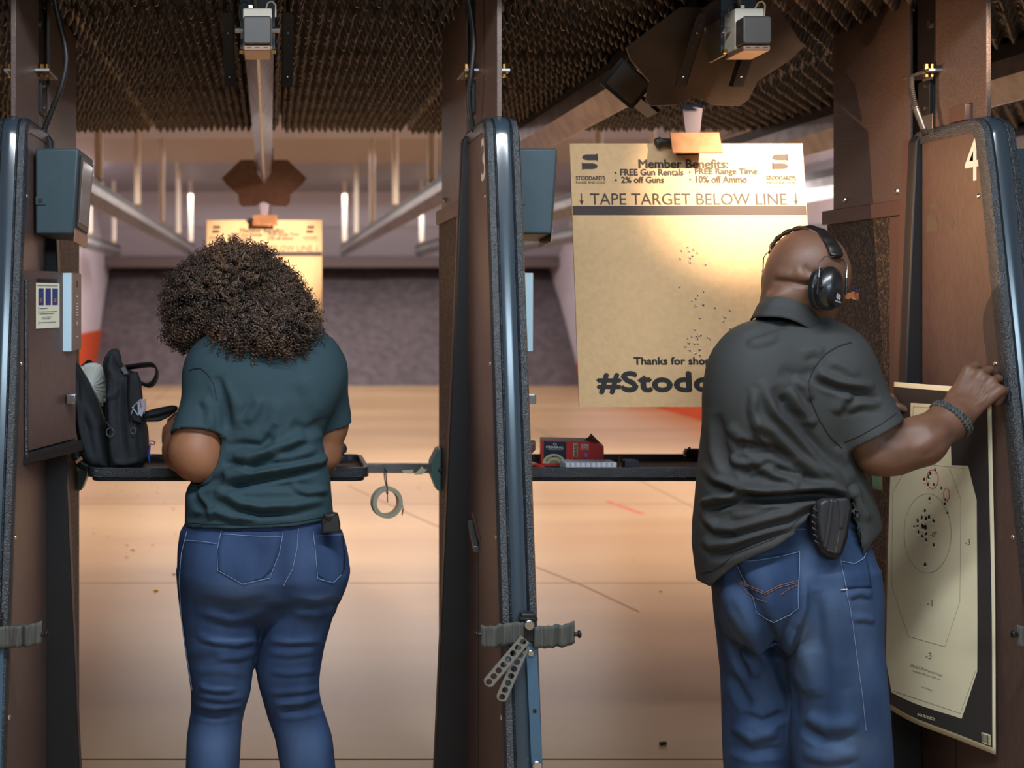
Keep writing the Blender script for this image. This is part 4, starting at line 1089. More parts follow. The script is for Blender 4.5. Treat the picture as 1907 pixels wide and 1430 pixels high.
legR = [(1060, 480, 644, 3.10, .125), (1085, 488, 636, 3.10, .122), (1110, 494, 626, 3.10, .12), (1150, 488, 618, 3.10, .115), (1200, 480, 604, 3.10, .108), (1240, 476, 597, 3.10, .102), (1269, 480, 594, 3.10, .096), (1300, 489, 596, 3.10, .09), (1330, 497, 605, 3.10, .083), (1372, 512, 619, 3.09, .084), (1430, 522, 625, 3.08, .088), (1490, 534, 622, 3.09, .075), (1560, 552, 614, 3.11, .056), (1605, 554, 612, 3.12, .058)]
fd = Field((wx(290), 2.85, .02), (wx(660), 3.62, 1.72), .0045)
for rg, sh_ in ((torsoW[:10], .03), (torsoW[9:], .05), (hipsW, .036), (legL, .024), (legR, .024)): fd.loft(ringz(rg, DW), .02, shrink=sh_)
hc = P(440, 568, 3.30)
fd.cone(Q(470, 632, 3.22), tuple(hc+Vector((0, -.01, -.03))), .062, .055, .03)
head(fd, hc, (-.35, .8, -.5), sc=.98)
# left arm: upper arm, elbow, forearm reaching to the bag
fd.chain([Q(398, 690, 3.14), Q(372, 790, 3.08), Q(364, 842, 3.06)], [.055, .061, .067], .02)
fd.chain([Q(364, 842, 3.06), Q(345, 838, 3.17), Q(330, 812, 3.32), Q(333, 792, 3.40)], [.066, .058, .042, .029], .02); fd.ell(Q(374, 864, 3.05), (.046, .046, .04), .03)
hand(fd, Q(334, 790, 3.40), (-.12, .8, .18), (.55, .1, -.8), (.75, 0, .4), .92)
fd.chain([Q(600, 700, 3.18), Q(612, 790, 3.20), Q(602, 845, 3.20)], [.052, .05, .046], .02)
fd.chain([Q(602, 845, 3.20), Q(575, 838, 3.35), Q(560, 838, 3.44)], [.045, .038, .026], .02)
hand(fd, Q(559, 838, 3.45), (-.4, .8, .0), (0, .2, -1), (-1, -.3, 0), .9)
for fx in (wx(390), wx(585)): fd.cone((fx, 3.10, .08), (fx, 3.20, .05), .04, .03, .02)
Pv, Fq = fd.mesh()
woman = nobj('person', Pv, Fq, m_skin_w, org=(wx(490), 3.12, 0))
tag(woman, 'woman with big curly hair in dark teal t-shirt and blue jeans, bending over the shelf', 'person')
bvw = None
# jeans
fd = Field((wx(310), 2.85, .06), (wx(665), 3.36, wz(940)), .0045)
fd.loft(ringz(hipsW, DW), .03); fd.loft(ringz(legL, DW), .012); fd.loft(ringz(legR, DW), .012)
fd.ell(Q(430, 1062, 3.055), (.105, .125, .105), .05); fd.ell(Q(578, 1066, 3.06), (.085, .12, .10), .05)
fd.put((-.1, 2.8, wz(1180)), (.1, 3.0, wz(1080)), lambda x, y, z: np.sqrt(((x-wx(512)-(wz(1120)-z)*.16)/.006)**2+0*y)*.006-.004+np.maximum(0, (z-wz(1110)))+np.maximum(0, y-2.975), .02, 'scut')
Pv, Fq = fd.mesh()
FW = [([(370, 1120), (430, 1132), (500, 1118)], 10, -.006), ([(545, 1122), (590, 1126), (630, 1116)], 10, -.006), ([(540, 1112), (590, 1120), (632, 1108)], 8, .004),
      ([(365, 1182), (400, 1192), (440, 1197), (478, 1190)], 6, .0065), ([(500, 1190), (540, 1194), (600, 1190)], 6, .005), ([(400, 1225), (440, 1224), (478, 1214)], 6, .004),
      ([(380, 1135), (430, 1152), (490, 1148)], 9, .004), ([(368, 1276), (400, 1284), (440, 1284)], 5, .005), ([(370, 1296), (420, 1302), (455, 1296)], 5, .004), ([(360, 1310), (400, 1318), (452, 1312)], 5, .005),
      ([(357, 1324), (400, 1333), (450, 1326)], 6, -.006), ([(500, 1290), (560, 1286), (594, 1280)], 5, .004), ([(510, 1312), (560, 1306), (598, 1298)], 5, .005), ([(520, 1326), (560, 1324), (600, 1314)], 6, -.006),
      ([(345, 1215), (400, 1206), (460, 1216)], 10, .003), ([(500, 1215), (540, 1219), (590, 1212)], 5, .003), ([(502, 1250), (540, 1254), (592, 1248)], 5, .003), ([(360, 1250), (410, 1247), (460, 1256)], 6, .002)]
Pv = folds(Pv, Fq, FW, 1.1)
wear = wearmap(Pv, [(450, 1100, 60, 28, .5), (470, 1040, 42, 36, .35), (425, 1192, 60, 3.5, .55), (555, 1194, 60, 3.5, .35), (620, 1068, 18, 8, .7), (600, 1115, 40, 8, .5), (400, 1390, 36, 48, .55), (570, 1390, 38, 42, .5), (420, 1281, 45, 3, .4), (560, 1045, 22, 60, .25), (590, 1030, 30, 30, .25), (410, 1316, 50, 3, .3), (560, 1310, 40, 3, .3), (430, 1260, 30, 40, .12)])
jw = nobj('jeans', Pv, Fq, m_den_w, woman, attrs=wear)
bv = bvh_of(jw)
patch('back_pocket', bv, [(413, 988), (405, 1025), (406, 1062), (430, 1076), (451, 1086)], [(527, 992), (520, 1025), (508, 1060), (490, 1076), (451, 1086)], m_den_w, jw, rows=24, off=.0015, thick=.0018)
patch('back_pocket', bv, [(582, 990), (587, 1030), (591, 1070), (605, 1080), (619, 1085)], [(636, 988), (641, 1030), (640, 1062), (632, 1075), (619, 1085)], m_den_w, jw, rows=24, off=.0015, thick=.0018)
for pts in ([(413, 988), (405, 1025), (406, 1062), (451, 1087), (502, 1076), (520, 1030), (527, 992)], [(413, 995), (470, 998), (525, 1000)], [(582, 990), (587, 1030), (591, 1077), (619, 1085), (634, 1070)],
            [(555, 984), (553, 1020), (545, 1060), (528, 1090)], [(346, 1006), (380, 1009), (404, 1013)], [(350, 990), (340, 1030), (336, 1080), (340, 1150), (350, 1220), (360, 1285)], [(584, 999), (610, 998), (637, 997)]):
    seam('stitching', bv, pts, .0007, m_thread, jw, off=.0035)
# t-shirt
fd = Field((wx(305), 2.84, wz(1005)), (wx(655), 3.42, wz(585)), .0042)
fd.loft(ringz(torsoW, DW), .03)
fd.cone(Q(480, 622, 3.20), Q(470, 608, 3.25), .075, .062, .03)
fd.ell(Q(420, 700, 3.115), (.11, .09, .12), .06); fd.ell(Q(575, 690, 3.14), (.085, .09, .12), .06); fd.ell(Q(500, 715, 3.115), (.14, .085, .12), .06)
a, b = Vector(Q(405, 688, 3.14)), Vector(Q(371, 815, 3.06)); ax = (b-a).normalized(); axc = (ax+Vector((.12, 0, 0))).normalized()
cp_ = Vector(Q(372, 814, 3.06))
fd.cone(a, b+ax*.03, .064, .078, .03, cut=(cp_, axc))
fd.cone(b-ax*.004, b+ax*.05, .067, .068, 0, op='cut')
a, b = Vector(Q(600, 692, 3.17)), Vector(Q(618, 795, 3.20)); ax = (b-a).normalized(); cp_ = Vector(Q(618, 790, 3.20))
fd.cone(a, b+ax*.03, .060, .056, .03, cut=(cp_, ax)); fd.cone(b-ax*.004, b+ax*.05, .048, .049, 0, op='cut')
hx = np.array([330, 343, 352, 423, 500, 555, 600, 622, 640]); hy = np.array([978, 979, 982, 985, 983, 979, 970, 955, 950])
fd.put((wx(300), 2.8, wz(1010)), (wx(660), 3.5, wz(930)), lambda x, y, z: (VY-(z-CH)*F/np.clip(y, 2.95, 3.12)-np.interp(VX+x*F/np.clip(y, 2.95, 3.12), hx, hy))*3/F, 0, 'clip')
Pv, Fq = fd.mesh()
FW = [([(434, 852), (469, 850), (500, 839), (533, 826), (570, 810)], 8, .009), ([(421, 830), (456, 826), (487, 830), (500, 818), (513, 790)], 7, -.006), ([(413, 887), (440, 878), (470, 862)], 8, .007),
      ([(412, 901), (469, 883), (522, 874), (588, 861), (610, 850)], 7, .008), ([(412, 910), (469, 893), (530, 884), (590, 872)], 7, -.007), ([(400, 915), (430, 924), (452, 938), (487, 944), (544, 940), (604, 928)], 8, .008),
      ([(440, 945), (487, 955), (540, 952)], 7, -.006), ([(360, 960), (403, 951), (434, 962), (478, 966)], 7, .006), ([(350, 970), (380, 955), (360, 930), (356, 905)], 7, -.006), ([(487, 740), (478, 764), (458, 790)], 9, .004),
      ([(520, 745), (512, 790), (500, 815)], 12, .003), ([(404, 700), (420, 740), (426, 800)], 8, -.005), ([(410, 705), (440, 755), (446, 800)], 10, .003), ([(540, 790), (570, 800), (600, 790)], 10, -.004),
      ([(415, 862), (440, 862), (470, 872), (520, 862)], 6, -.005), ([(430, 900), (450, 905), (500, 902), (590, 905)], 7, -.004), ([(540, 900), (570, 915), (612, 912)], 6, .005), ([(380, 740), (392, 760), (395, 800)], 8, .004),
      ([(500, 850), (540, 850), (590, 836)], 7, .005), ([(350, 905), (380, 895), (420, 890)], 9, -.006), ([(560, 700), (585, 730), (600, 780)], 14, .003)]
Pv = folds(Pv, Fq, FW, 2.5)
tw = nobj('t_shirt', Pv, Fq, m_tee, woman)
bv = bvh_of(tw)
m_hem = mat('teal_hem_stitch', (34, 50, 56), .9)
seam('hem_stitch', bv, [(352, 974), (423, 977), (500, 975), (555, 971), (600, 962)], .0011, m_hem, tw)
seam('sleeve_stitch', bv, [(328, 797), (360, 802), (400, 809), (421, 814)], .0011, m_hem, tw)
seam('shoulder_seam', bv, [(353, 690), (362, 686), (375, 686), (388, 697), (398, 716), (404, 745)], .0013, m_hem, tw)
# hair: dark mass plus thousands of corkscrew curls
lob = [((440, 553), 3.27, (.162, .145, .128)), ((372, 560), 3.27, (.088, .12, .085)), ((518, 582), 3.26, (.080, .11, .095)), ((440, 512), 3.27, (.105, .12, .072)), ((400, 600), 3.25, (.10, .10, .05)), ((548, 612), 3.22, (.045, .06, .05)), ((480, 606), 3.14, (.10, .08, .050)), ((470, 624), 3.06, (.060, .04, .032)), ((520, 624), 3.06, (.055, .04, .030)), ((556, 612), 3.09, (.040, .05, .042)), ((435, 612), 3.10, (.05, .06, .042)), ((352, 598), 3.26, (.042, .07, .05))]
fd = Field((wx(285), 3.02, wz(705)), (wx(610), 3.52, wz(430)), .006)
for (x, y), D, r in lob: fd.ell(Q(x, y, D), [q*.90 for q in r], .03)
HV, HF = fd.mesh()
N = vnorm(HV, HF)
bump = np.array([mnoise.noise(Vector(p)*34)*.010+mnoise.noise(Vector(p)*80)*.004 for p in HV])
hw_ = nobj('hair', HV+N*bump[:, None]-N*.006, HF, m_hairb, woman)
rg = np.random.RandomState(3)
front = HV[:, 1] < 3.32
ids = np.where(front)[0]; other = np.where(~front)[0]
sel = np.concatenate([rg.choice(ids, 4300), rg.choice(other, 900)])
SEG, SD = 22, 3
cv, cf = [], []
cen = np.array(P(445, 555, 3.27)); base = 0
T0 = np.arange(SEG+1)/SEG
for c_ in sel:
    p = HV[c_]; n_ = N[c_]; out = n_*rg.uniform(.002, .012)
    low = p[2] < wz(590)
    dirn = n_*rg.uniform(.3, 1.1)+np.array([rg.normal()*.45, rg.normal()*.35, -(.9 if low else .35)+rg.normal()*.45])
    dirn /= np.linalg.norm(dirn)
    L = rg.uniform(.020, .044)*(1.2 if low else 1); R0 = rg.uniform(.0036, .0078); tn = L/rg.uniform(.009, .014); ph = rg.uniform(0, 6.28); hd_ = rg.choice((-1, 1))
    e1 = np.cross(dirn, [.3, .5, .8]); e1 /= np.linalg.norm(e1); e2 = np.cross(dirn, e1)
    rr = R0*(1-.25*T0)
    ang = ph+hd_*2*PI*tn*T0
    pts = p+out+dirn*(L*T0)[:, None]+e1*(rr*np.cos(ang))[:, None]+e2*(rr*np.sin(ang))[:, None]
    tan = np.gradient(pts, axis=0); tan /= np.linalg.norm(tan, axis=1)[:, None]
    rad = e1*np.cos(ang)[:, None]+e2*np.sin(ang)[:, None]; bi = np.cross(tan, rad)
    tr_ = rg.uniform(.0012, .0023)*(1-.5*T0)[:, None]
    ring = [pts+(rad*math.cos(2*PI*k/SD)+bi*math.sin(2*PI*k/SD))*tr_ for k in range(SD)]
    cv.append(np.stack(ring, 1).reshape(-1, 3))
    i = np.arange(SEG)[:, None]*SD; k = np.arange(SD)[None, :]; k2 = (k+1) % SD
    cf.append(np.stack([i+k, i+k2, i+SD+k2, i+SD+k], -1).reshape(-1, 4)+base); base += (SEG+1)*SD
oc = nobj('curls', np.concatenate(cv), np.concatenate(cf), m_hair, hw_); oc['kind'] = 'stuff'
for q in (-1, 1):
    s_, f_, u_ = frame((-.35, .8, -.5)); obj('eye', MB().ell(hc+s_*q*.031+f_*.080+u_*.001, (.0115, .0115, .0115)), m_eye, woman, smooth=180)
shoes(woman, [(wx(392), 3.14), (wx(584), 3.14)], 0)
# magazine in the hip pocket
t = thing('pistol_magazine', P(616, 985, 2.98), "black pistol magazine standing in the woman's back pocket", 'magazine')
Pv, Fq = puff([(597, 968), (601, 958), (618, 952), (630, 955), (634, 975), (635, 991), (598, 993)], 2.96, .016, .006, .0028)
nobj('magazine_body', Pv, Fq, mat('black_polymer', (40, 38, 37), .5, bump=.3, bscale=500), t)
obj('base_lip', MB().cbox(P(610, 963, 2.945), (.02, .01, .010), Matrix.Rotation(.5, 3, 'Y')), m_dsteel, t, bevel=.002)
obj('groove', MB().tube([P(604, 975, 2.9435), P(608, 968, 2.9435), P(628, 957, 2.9435)], .0012, 5), m_black, t)
# ------------------------------------------------------------------ the man
DM = 2.88
mz = lambda py: CH-(py-VY)*DM/F
mx = lambda px: (px-VX)*DM/F
def G(px, py, D=DM): return tuple(P(px, py, D))
torsoM = [(588, 1425, 1520, 2.90, .07), (605, 1400, 1545, 2.90, .09), (622, 1378, 1568, 2.89, .11), (640, 1360, 1582, 2.885, .125), (665, 1345, 1592, 2.88, .138), (700, 1335, 1590, 2.88, .148), (740, 1324, 1580, 2.88, .150), (800, 1316, 1572, 2.88, .150),
          (850, 1310, 1582, 2.88, .150), (900, 1305, 1606, 2.88, .155), (940, 1302, 1620, 2.88, .162), (980, 1298, 1628, 2.88, .168), (1020, 1297, 1622, 2.88, .165), (1060, 1302, 1612, 2.88, .160), (1095, 1306, 1606, 2.88, .158)]
hipsM = [(925, 1335, 1585, 2.90, .135), (960, 1338, 1592, 2.90, .138), (1000, 1335, 1600, 2.90, .142), (1050, 1328, 1612, 2.90, .145), (1100, 1332, 1618, 2.90, .14), (1150, 1342, 1615, 2.90, .12), (1190, 1360, 1600, 2.90, .09)]
legLM = [(1060, 1330, 1490, 2.96, .11), (1100, 1333, 1500, 2.97, .115), (1150, 1337, 1496, 2.98, .115), (1200, 1343, 1492, 2.99, .112), (1260, 1349, 1492, 3.0, .108), (1320, 1351, 1490, 3.0, .104), (1380, 1352, 1482, 3.0, .100), (1430, 1354, 1474, 3.0, .096), (1520, 1362, 1470, 3.0, .09), (1640, 1372, 1462, 3.0, .085), (1655, 1372, 1462, 3.0, .084)]
legRM = [(1060, 1430, 1612, 2.86, .125), (1100, 1440, 1619, 2.85, .13), (1150, 1452, 1626, 2.84, .13), (1200, 1464, 1631, 2.83, .126), (1260, 1478, 1637, 2.82, .12), (1310, 1487, 1642, 2.82, .115), (1350, 1484, 1646, 2.82, .112), (1390, 1481, 1650, 2.82, .110), (1430, 1483, 1651, 2.82, .106), (1520, 1500, 1645, 2.83, .098), (1640, 1515, 1630, 2.84, .09), (1665, 1515, 1630, 2.84, .088)]
fd = Field((mx(1280), 2.64, .02), (mx(1890), 3.36, 1.70), .0045)
for rg_, sh_ in ((torsoM[:9], .036), (torsoM[8:], .07), (hipsM, .045), (legLM, .03), (legRM, .03)): fd.loft(ringz(rg_, DM), .02, shrink=sh_)
hcm = P(1506, 517, 2.87); fwm = (.66, .70, -.20)
fd.cone(G(1472, 612, 2.89), tuple(P(1484, 535, 2.86)), .082, .076, .03)
hl, hs, hf, hu = head(fd, hcm, fwm, sc=1.04)
fd.ell(tuple(hcm+Vector((-.012, -.02, .02))), (.088, .09, .088), .03)
fd.ell(tuple(P(1478, 555, 2.82)), (.062, .04, .03), .02)           # roll at the nape
# right arm
fd.chain([G(1560, 672, 2.86), G(1608, 790, 2.78), G(1634, 840, 2.77)], [.07, .056, .052], .025)
fd.chain([G(1634, 840, 2.77), G(1664, 836, 2.765), G(1712, 822, 2.76), G(1768, 782, 2.79), G(1788, 762, 2.80)], [.052, .055, .053, .040, .034], .025)
WR = P(1789, 762, 2.80)
hand(fd, WR, (.67, .10, .73), (.52, .72, -.46), (-.68, .30, .66), 1.13, curl=((38, 60, 45), (40, 62, 45), (46, 62, 45), (60, 62, 45)), spread=1.12, thumb=(.2, .6, .75), k=.008)
# left arm, passing in front of the body to the paper's far edge
fd.chain([G(1372, 690, 2.92), G(1400, 800, 3.06), G(1440, 830, 3.12)], [.06, .055, .048], .025)
fd.chain([G(1440, 830, 3.12), G(1520, 795, 3.16), G(1590, 758, 3.16)], [.048, .042, .03], .025)
hand(fd, P(1592, 757, 3.165), (.92, .08, .25), (.0, -.15, -1), (.2, -.95, .2), .98, curl=((58, 60, 40), (62, 65, 40), (66, 65, 40), (70, 65, 40)), thumb=(.5, .8, .2))
for fx, fy in ((mx(1417), 3.0), (mx(1572), 2.84)): fd.cone((fx, fy-.02, .08), (fx, fy+.1, .05), .045, .035, .02)
Pv, Fq = fd.mesh()
FW = [([(1438, 522), (1470, 524), (1500, 530), (1520, 532)], 4, -.006), ([(1480, 500), (1500, 515), (1525, 515)], 7, .004), ([(1495, 495), (1508, 508), (1528, 506)], 5, -.0035), ([(1440, 508), (1470, 512), (1500, 520)], 8, .004), ([(1440, 540), (1480, 540), (1510, 545)], 9, .003),
      ([(1640, 800), (1680, 812), (1730, 805)], 12, -.003), ([(1700, 840), (1740, 815), (1775, 785)], 10, .003), ([(1800, 745), (1815, 725), (1822, 706)], 3, .0018), ([(1806, 752), (1824, 735), (1834, 716)], 3, .0018), ([(1812, 757), (1830, 745), (1842, 730)], 3, .0018)]
Pv = folds(Pv, Fq, FW)
man = nobj('person', Pv, Fq, m_skin_m, org=(mx(1480), 2.9, 0))
tag(man, 'bald man in charcoal polo shirt and jeans wearing earmuffs, holding the paper target', 'person')
for q in (-1, 1): obj('eye', MB().ell(hl(q*.031, .080, .001), (.012, .012, .012)), m_eye, man, smooth=180)
shoes(man, [(mx(1417), 3.02), (mx(1572), 2.86)], .5)
# jeans
fd = Field((mx(1310), 2.62, .03), (mx(1670), 3.2, mz(905)), .0045)
fd.loft(ringz(hipsM, DM), .03); fd.loft(ringz(legLM, DM), .02); fd.loft(ringz(legRM, DM), .02)
fd.ell(G(1440, 1095, 2.83), (.10, .09, .12), .06); fd.ell(G(1555, 1090, 2.80), (.09, .08, .13), .06)
Pv, Fq = fd.mesh()
FW = [([(1368, 1060), (1395, 1110), (1425, 1165), (1440, 1200), (1470, 1265)], 12, -.012), ([(1345, 1080), (1365, 1140), (1400, 1190), (1430, 1240)], 9, .006), ([(1355, 1250), (1380, 1290), (1400, 1320)], 9, -.006), ([(1480, 1170), (1465, 1220), (1500, 1290)], 10, .006),
      ([(1500, 1070), (1496, 1130), (1480, 1180), (1462, 1215)], 8, .007), ([(1440, 1212), (1462, 1222), (1476, 1200), (1490, 1160)], 7, -.005), ([(1490, 1200), (1510, 1250), (1520, 1300)], 14, .006), ([(1545, 1100), (1560, 1180), (1575, 1280)], 16, .004),
      ([(1380, 1210), (1400, 1235), (1412, 1262)], 8, .006), ([(1355, 1180), (1375, 1220), (1395, 1262)], 8, -.005), ([(1500, 1330), (1540, 1350), (1600, 1345)], 12, .007), ([(1495, 1350), (1530, 1375), (1580, 1380)], 9, -.006), ([(1495, 1400), (1540, 1410), (1600, 1400)], 10, .005),
      ([(1365, 1350), (1400, 1372), (1450, 1360)], 9, .006), ([(1360, 1385), (1400, 1400), (1460, 1395)], 9, -.006), ([(1380, 1330), (1420, 1345), (1468, 1325)], 8, -.005), ([(1575, 1110), (1600, 1102), (1625, 1108)], 6, .004), ([(1585, 1150), (1610, 1150), (1630, 1155)], 6, .003),
      ([(1450, 1240), (1475, 1290), (1482, 1340)], 9, -.007), ([(1520, 1100), (1525, 1160), (1518, 1215)], 12, -.005)]
Pv = folds(Pv, Fq, FW, 1.7)
wear = wearmap(Pv, [(1505, 1205, 30, 60, .5), (1450, 1050, 40, 20, .35), (1560, 1120, 40, 60, .22), (1580, 1390, 50, 30, .4), (1370, 1180, 18, 60, .3), (1600, 1170, 25, 120, .2), (1420, 1385, 30, 20, .2), (1500, 1060, 20, 40, .25)])
jm = nobj('jeans', Pv, Fq, m_den_m, man, attrs=wear)
bv = bvh_of(jm)
patch('back_pocket', bv, [(1370, 1045), (1384, 1075), (1400, 1110), (1408, 1140), (1442, 1157)], [(1488, 1026), (1487, 1055), (1488, 1090), (1488, 1132), (1442, 1157)], m_den_m, jm, rows=24, off=.0015, thick=.002)
seam('stitching', bv, [(1370, 1046), (1400, 1100), (1408, 1140), (1442, 1157), (1489, 1133), (1488, 1080), (1488, 1026)], .0007, m_thread, jm, off=.004)
seam('stitching', bv, [(1376, 1046), (1410, 1044), (1450, 1037), (1487, 1028)], .0007, m_thread, jm, off=.004)
for dy in (0, 3.5): seam('pocket_arc', bv, [(1376, 1080+dy), (1400, 1090+dy), (1425, 1103+dy), (1450, 1090+dy), (1486, 1080+dy)], .0008, m_othread, jm, off=.004)
seam('pocket_arc', bv, [(1378, 1086), (1392, 1105), (1428, 1120)], .0007, m_othread, jm, off=.004); seam('pocket_arc', bv, [(1484, 1088), (1468, 1096), (1454, 1107)], .0007, m_othread, jm, off=.004)
for pts in ([(1564, 1040), (1570, 1068), (1576, 1098), (1586, 1150), (1594, 1215), (1606, 1300), (1612, 1360)], [(1470, 985), (1500, 985)]):
    seam('stitching', bv, pts, .0007, m_thread, jm, off=.0022)
patch('side_pocket', bv, [(1567, 1044), (1571, 1068), (1573, 1096)], [(1612, 1036), (1618, 1064), (1622, 1094)], m_den_m, jm, rows=8, off=.0012, thick=.002)
seam('stitching', bv, [(1566, 1045), (1590, 1050), (1606, 1040), (1610, 1030)], .0007, m_thread, jm, off=.004)
seam('bar_tack', bv, [(1565, 1098), (1577, 1097)], .0012, mat('cream_thread', (214, 200, 170), .8), jm, off=.004)
# polo shirt
fd = Field((mx(1280), 2.62, mz(1110)), (mx(1700), 3.12, mz(545)), .0042)
fd.loft(ringz(torsoM, DM), .03)
fd.ell(G(1400, 720, 2.83), (.10, .11, .15), .06); fd.ell(G(1545, 715, 2.82), (.10, .11, .14), .06)
fd.ell(G(1470, 650, 2.84), (.12, .09, .07), .05)
a, b = Vector(G(1548, 676, 2.85)), Vector(G(1627, 811, 2.758)); ax = (b-a).normalized(); axc = (Vector(G(1677, 783, 2.775))-Vector(G(1577, 838, 2.775))).normalized()
ncut = Vector((axc.z, 0, -axc.x)) if Vector((axc.z, 0, -axc.x)).dot(ax) > 0 else Vector((-axc.z, 0, axc.x)); ncut = (ncut+Vector((0, -.25, 0))).normalized()
fd.cone(a, b+ax*.03, .082, .074, .03, cut=(b, ncut)); fd.cone(b-ax*.006, b+ax*.06, .064, .066, 0, op='cut')
a, b = Vector(G(1378, 690, 2.92)), Vector(G(1398, 790, 3.04)); ax = (b-a).normalized(); fd.cone(a, b, .07, .066, .03, cut=(b, ax))
hx = np.array([1280, 1298, 1322, 1345, 1370, 1410, 1440, 1475, 1505, 1530, 1560, 1588, 1598, 1608, 1625, 1645]); hy = np.array([1075, 1080, 1092, 1072, 1052, 1034, 1022, 998, 962, 946, 936, 932, 990, 1035, 1010, 985])
fd.put((mx(1270), 2.6, mz(1130)), (mx(1710), 3.2, mz(900)), lambda x, y, z: (VY-(z-CH)*F/np.clip(y, 2.72, 2.9)-np.interp(VX+x*F/np.clip(y, 2.72, 2.9), hx, hy))*2.75/F, 0, 'clip')
Pv, Fq = fd.mesh()
FM = [([(1405, 800), (1415, 785), (1440, 800), (1486, 850), (1530, 880), (1574, 912)], 9, .010), ([(1368, 835), (1385, 826), (1410, 836), (1440, 838), (1480, 858)], 8, -.010), ([(1362, 845), (1366, 858), (1390, 862), (1430, 850)], 7, .007),
      ([(1309, 863), (1333, 892), (1368, 904), (1427, 910), (1486, 905), (1544, 905), (1592, 926)], 8, .011), ([(1320, 895), (1368, 916), (1427, 924), (1490, 920), (1550, 918)], 8, -.010), ([(1304, 938), (1339, 927), (1397, 914), (1440, 918)], 7, .008),
      ([(1408, 722), (1404, 763), (1414, 804), (1444, 834)], 8, .006), ([(1418, 707), (1444, 763), (1480, 800), (1509, 834), (1544, 872), (1580, 905)], 9, .009), ([(1440, 720), (1460, 760), (1490, 795), (1520, 830), (1555, 875)], 9, -.009),
      ([(1470, 720), (1485, 750), (1505, 780), (1520, 790)], 7, .007), ([(1458, 735), (1478, 765), (1500, 785)], 6, -.007), ([(1480, 700), (1500, 720), (1512, 745)], 7, .006), ([(1450, 690), (1490, 700), (1525, 690)], 10, -.004), ([(1490, 660), (1515, 650), (1535, 655)], 8, .004),
      ([(1520, 690), (1535, 700), (1559, 711), (1591, 716), (1630, 719)], 7, .008), ([(1516, 704), (1545, 716), (1580, 726), (1610, 728)], 7, -.008), ([(1553, 770), (1566, 745), (1590, 728)], 8, .006), ([(1545, 672), (1570, 680), (1600, 700)], 7, .004), ([(1570, 760), (1600, 750), (1640, 752)], 8, .005), ([(1580, 740), (1610, 738), (1640, 742)], 6, -.005),
      ([(1302, 941), (1320, 933), (1346, 926), (1394, 909), (1456, 915), (1522, 906), (1584, 920)], 6, .008), ([(1315, 950), (1350, 938), (1400, 930), (1470, 932), (1520, 922), (1570, 925)], 6, -.009), ([(1310, 944), (1322, 968), (1338, 982), (1368, 984), (1412, 970), (1467, 955), (1530, 930)], 8, .010),
      ([(1330, 995), (1368, 996), (1412, 984), (1470, 968), (1520, 942)], 7, -.009), ([(1308, 1000), (1326, 1014), (1350, 1012), (1390, 996), (1456, 975), (1505, 950)], 8, .008), ([(1315, 1035), (1350, 1030), (1400, 1010), (1460, 990)], 8, -.006), ([(1360, 960), (1400, 955), (1440, 945)], 7, .005),
      ([(1320, 760), (1328, 820), (1338, 870), (1350, 890)], 10, .006), ([(1335, 770), (1345, 830), (1365, 880)], 9, -.006), ([(1356, 790), (1378, 812), (1400, 826)], 9, .005), ([(1410, 855), (1420, 870), (1450, 885), (1500, 895)], 8, .007), ([(1440, 870), (1475, 882), (1520, 893)], 6, -.007),
      ([(1380, 870), (1400, 890), (1430, 880)], 8, -.005), ([(1470, 905), (1480, 892), (1500, 888)], 6, .005), ([(1590, 900), (1600, 940), (1620, 970)], 7, .006), ([(1585, 925), (1600, 960), (1612, 1010)], 7, -.007), ([(1560, 830), (1575, 860), (1592, 900)], 9, .005),
      ([(1388, 628), (1430, 612), (1470, 600)], 6, -.004), ([(1390, 640), (1420, 636), (1450, 625)], 7, .004)]
Pv = folds(Pv, Fq, FM, 1.6)
pm = nobj('polo_shirt', Pv, Fq, m_polo, man)
bv = bvh_of(pm)
m_phem = mat('polo_seam', (40, 40, 40), .8)
seam('armhole_seam', bv, [(1584, 638), (1560, 645), (1535, 660), (1515, 685), (1505, 715), (1510, 745), (1525, 780), (1545, 812), (1568, 834)], .0014, m_phem, pm)
seam('cuff_stitch', bv, [(1572, 822), (1600, 812), (1640, 790), (1668, 770)], .0010, m_phem, pm)
seam('hem_stitch', bv, [(1306, 1066), (1330, 1062), (1370, 1032), (1440, 1004), (1480, 975), (1510, 945)], .0010, m_phem, pm)
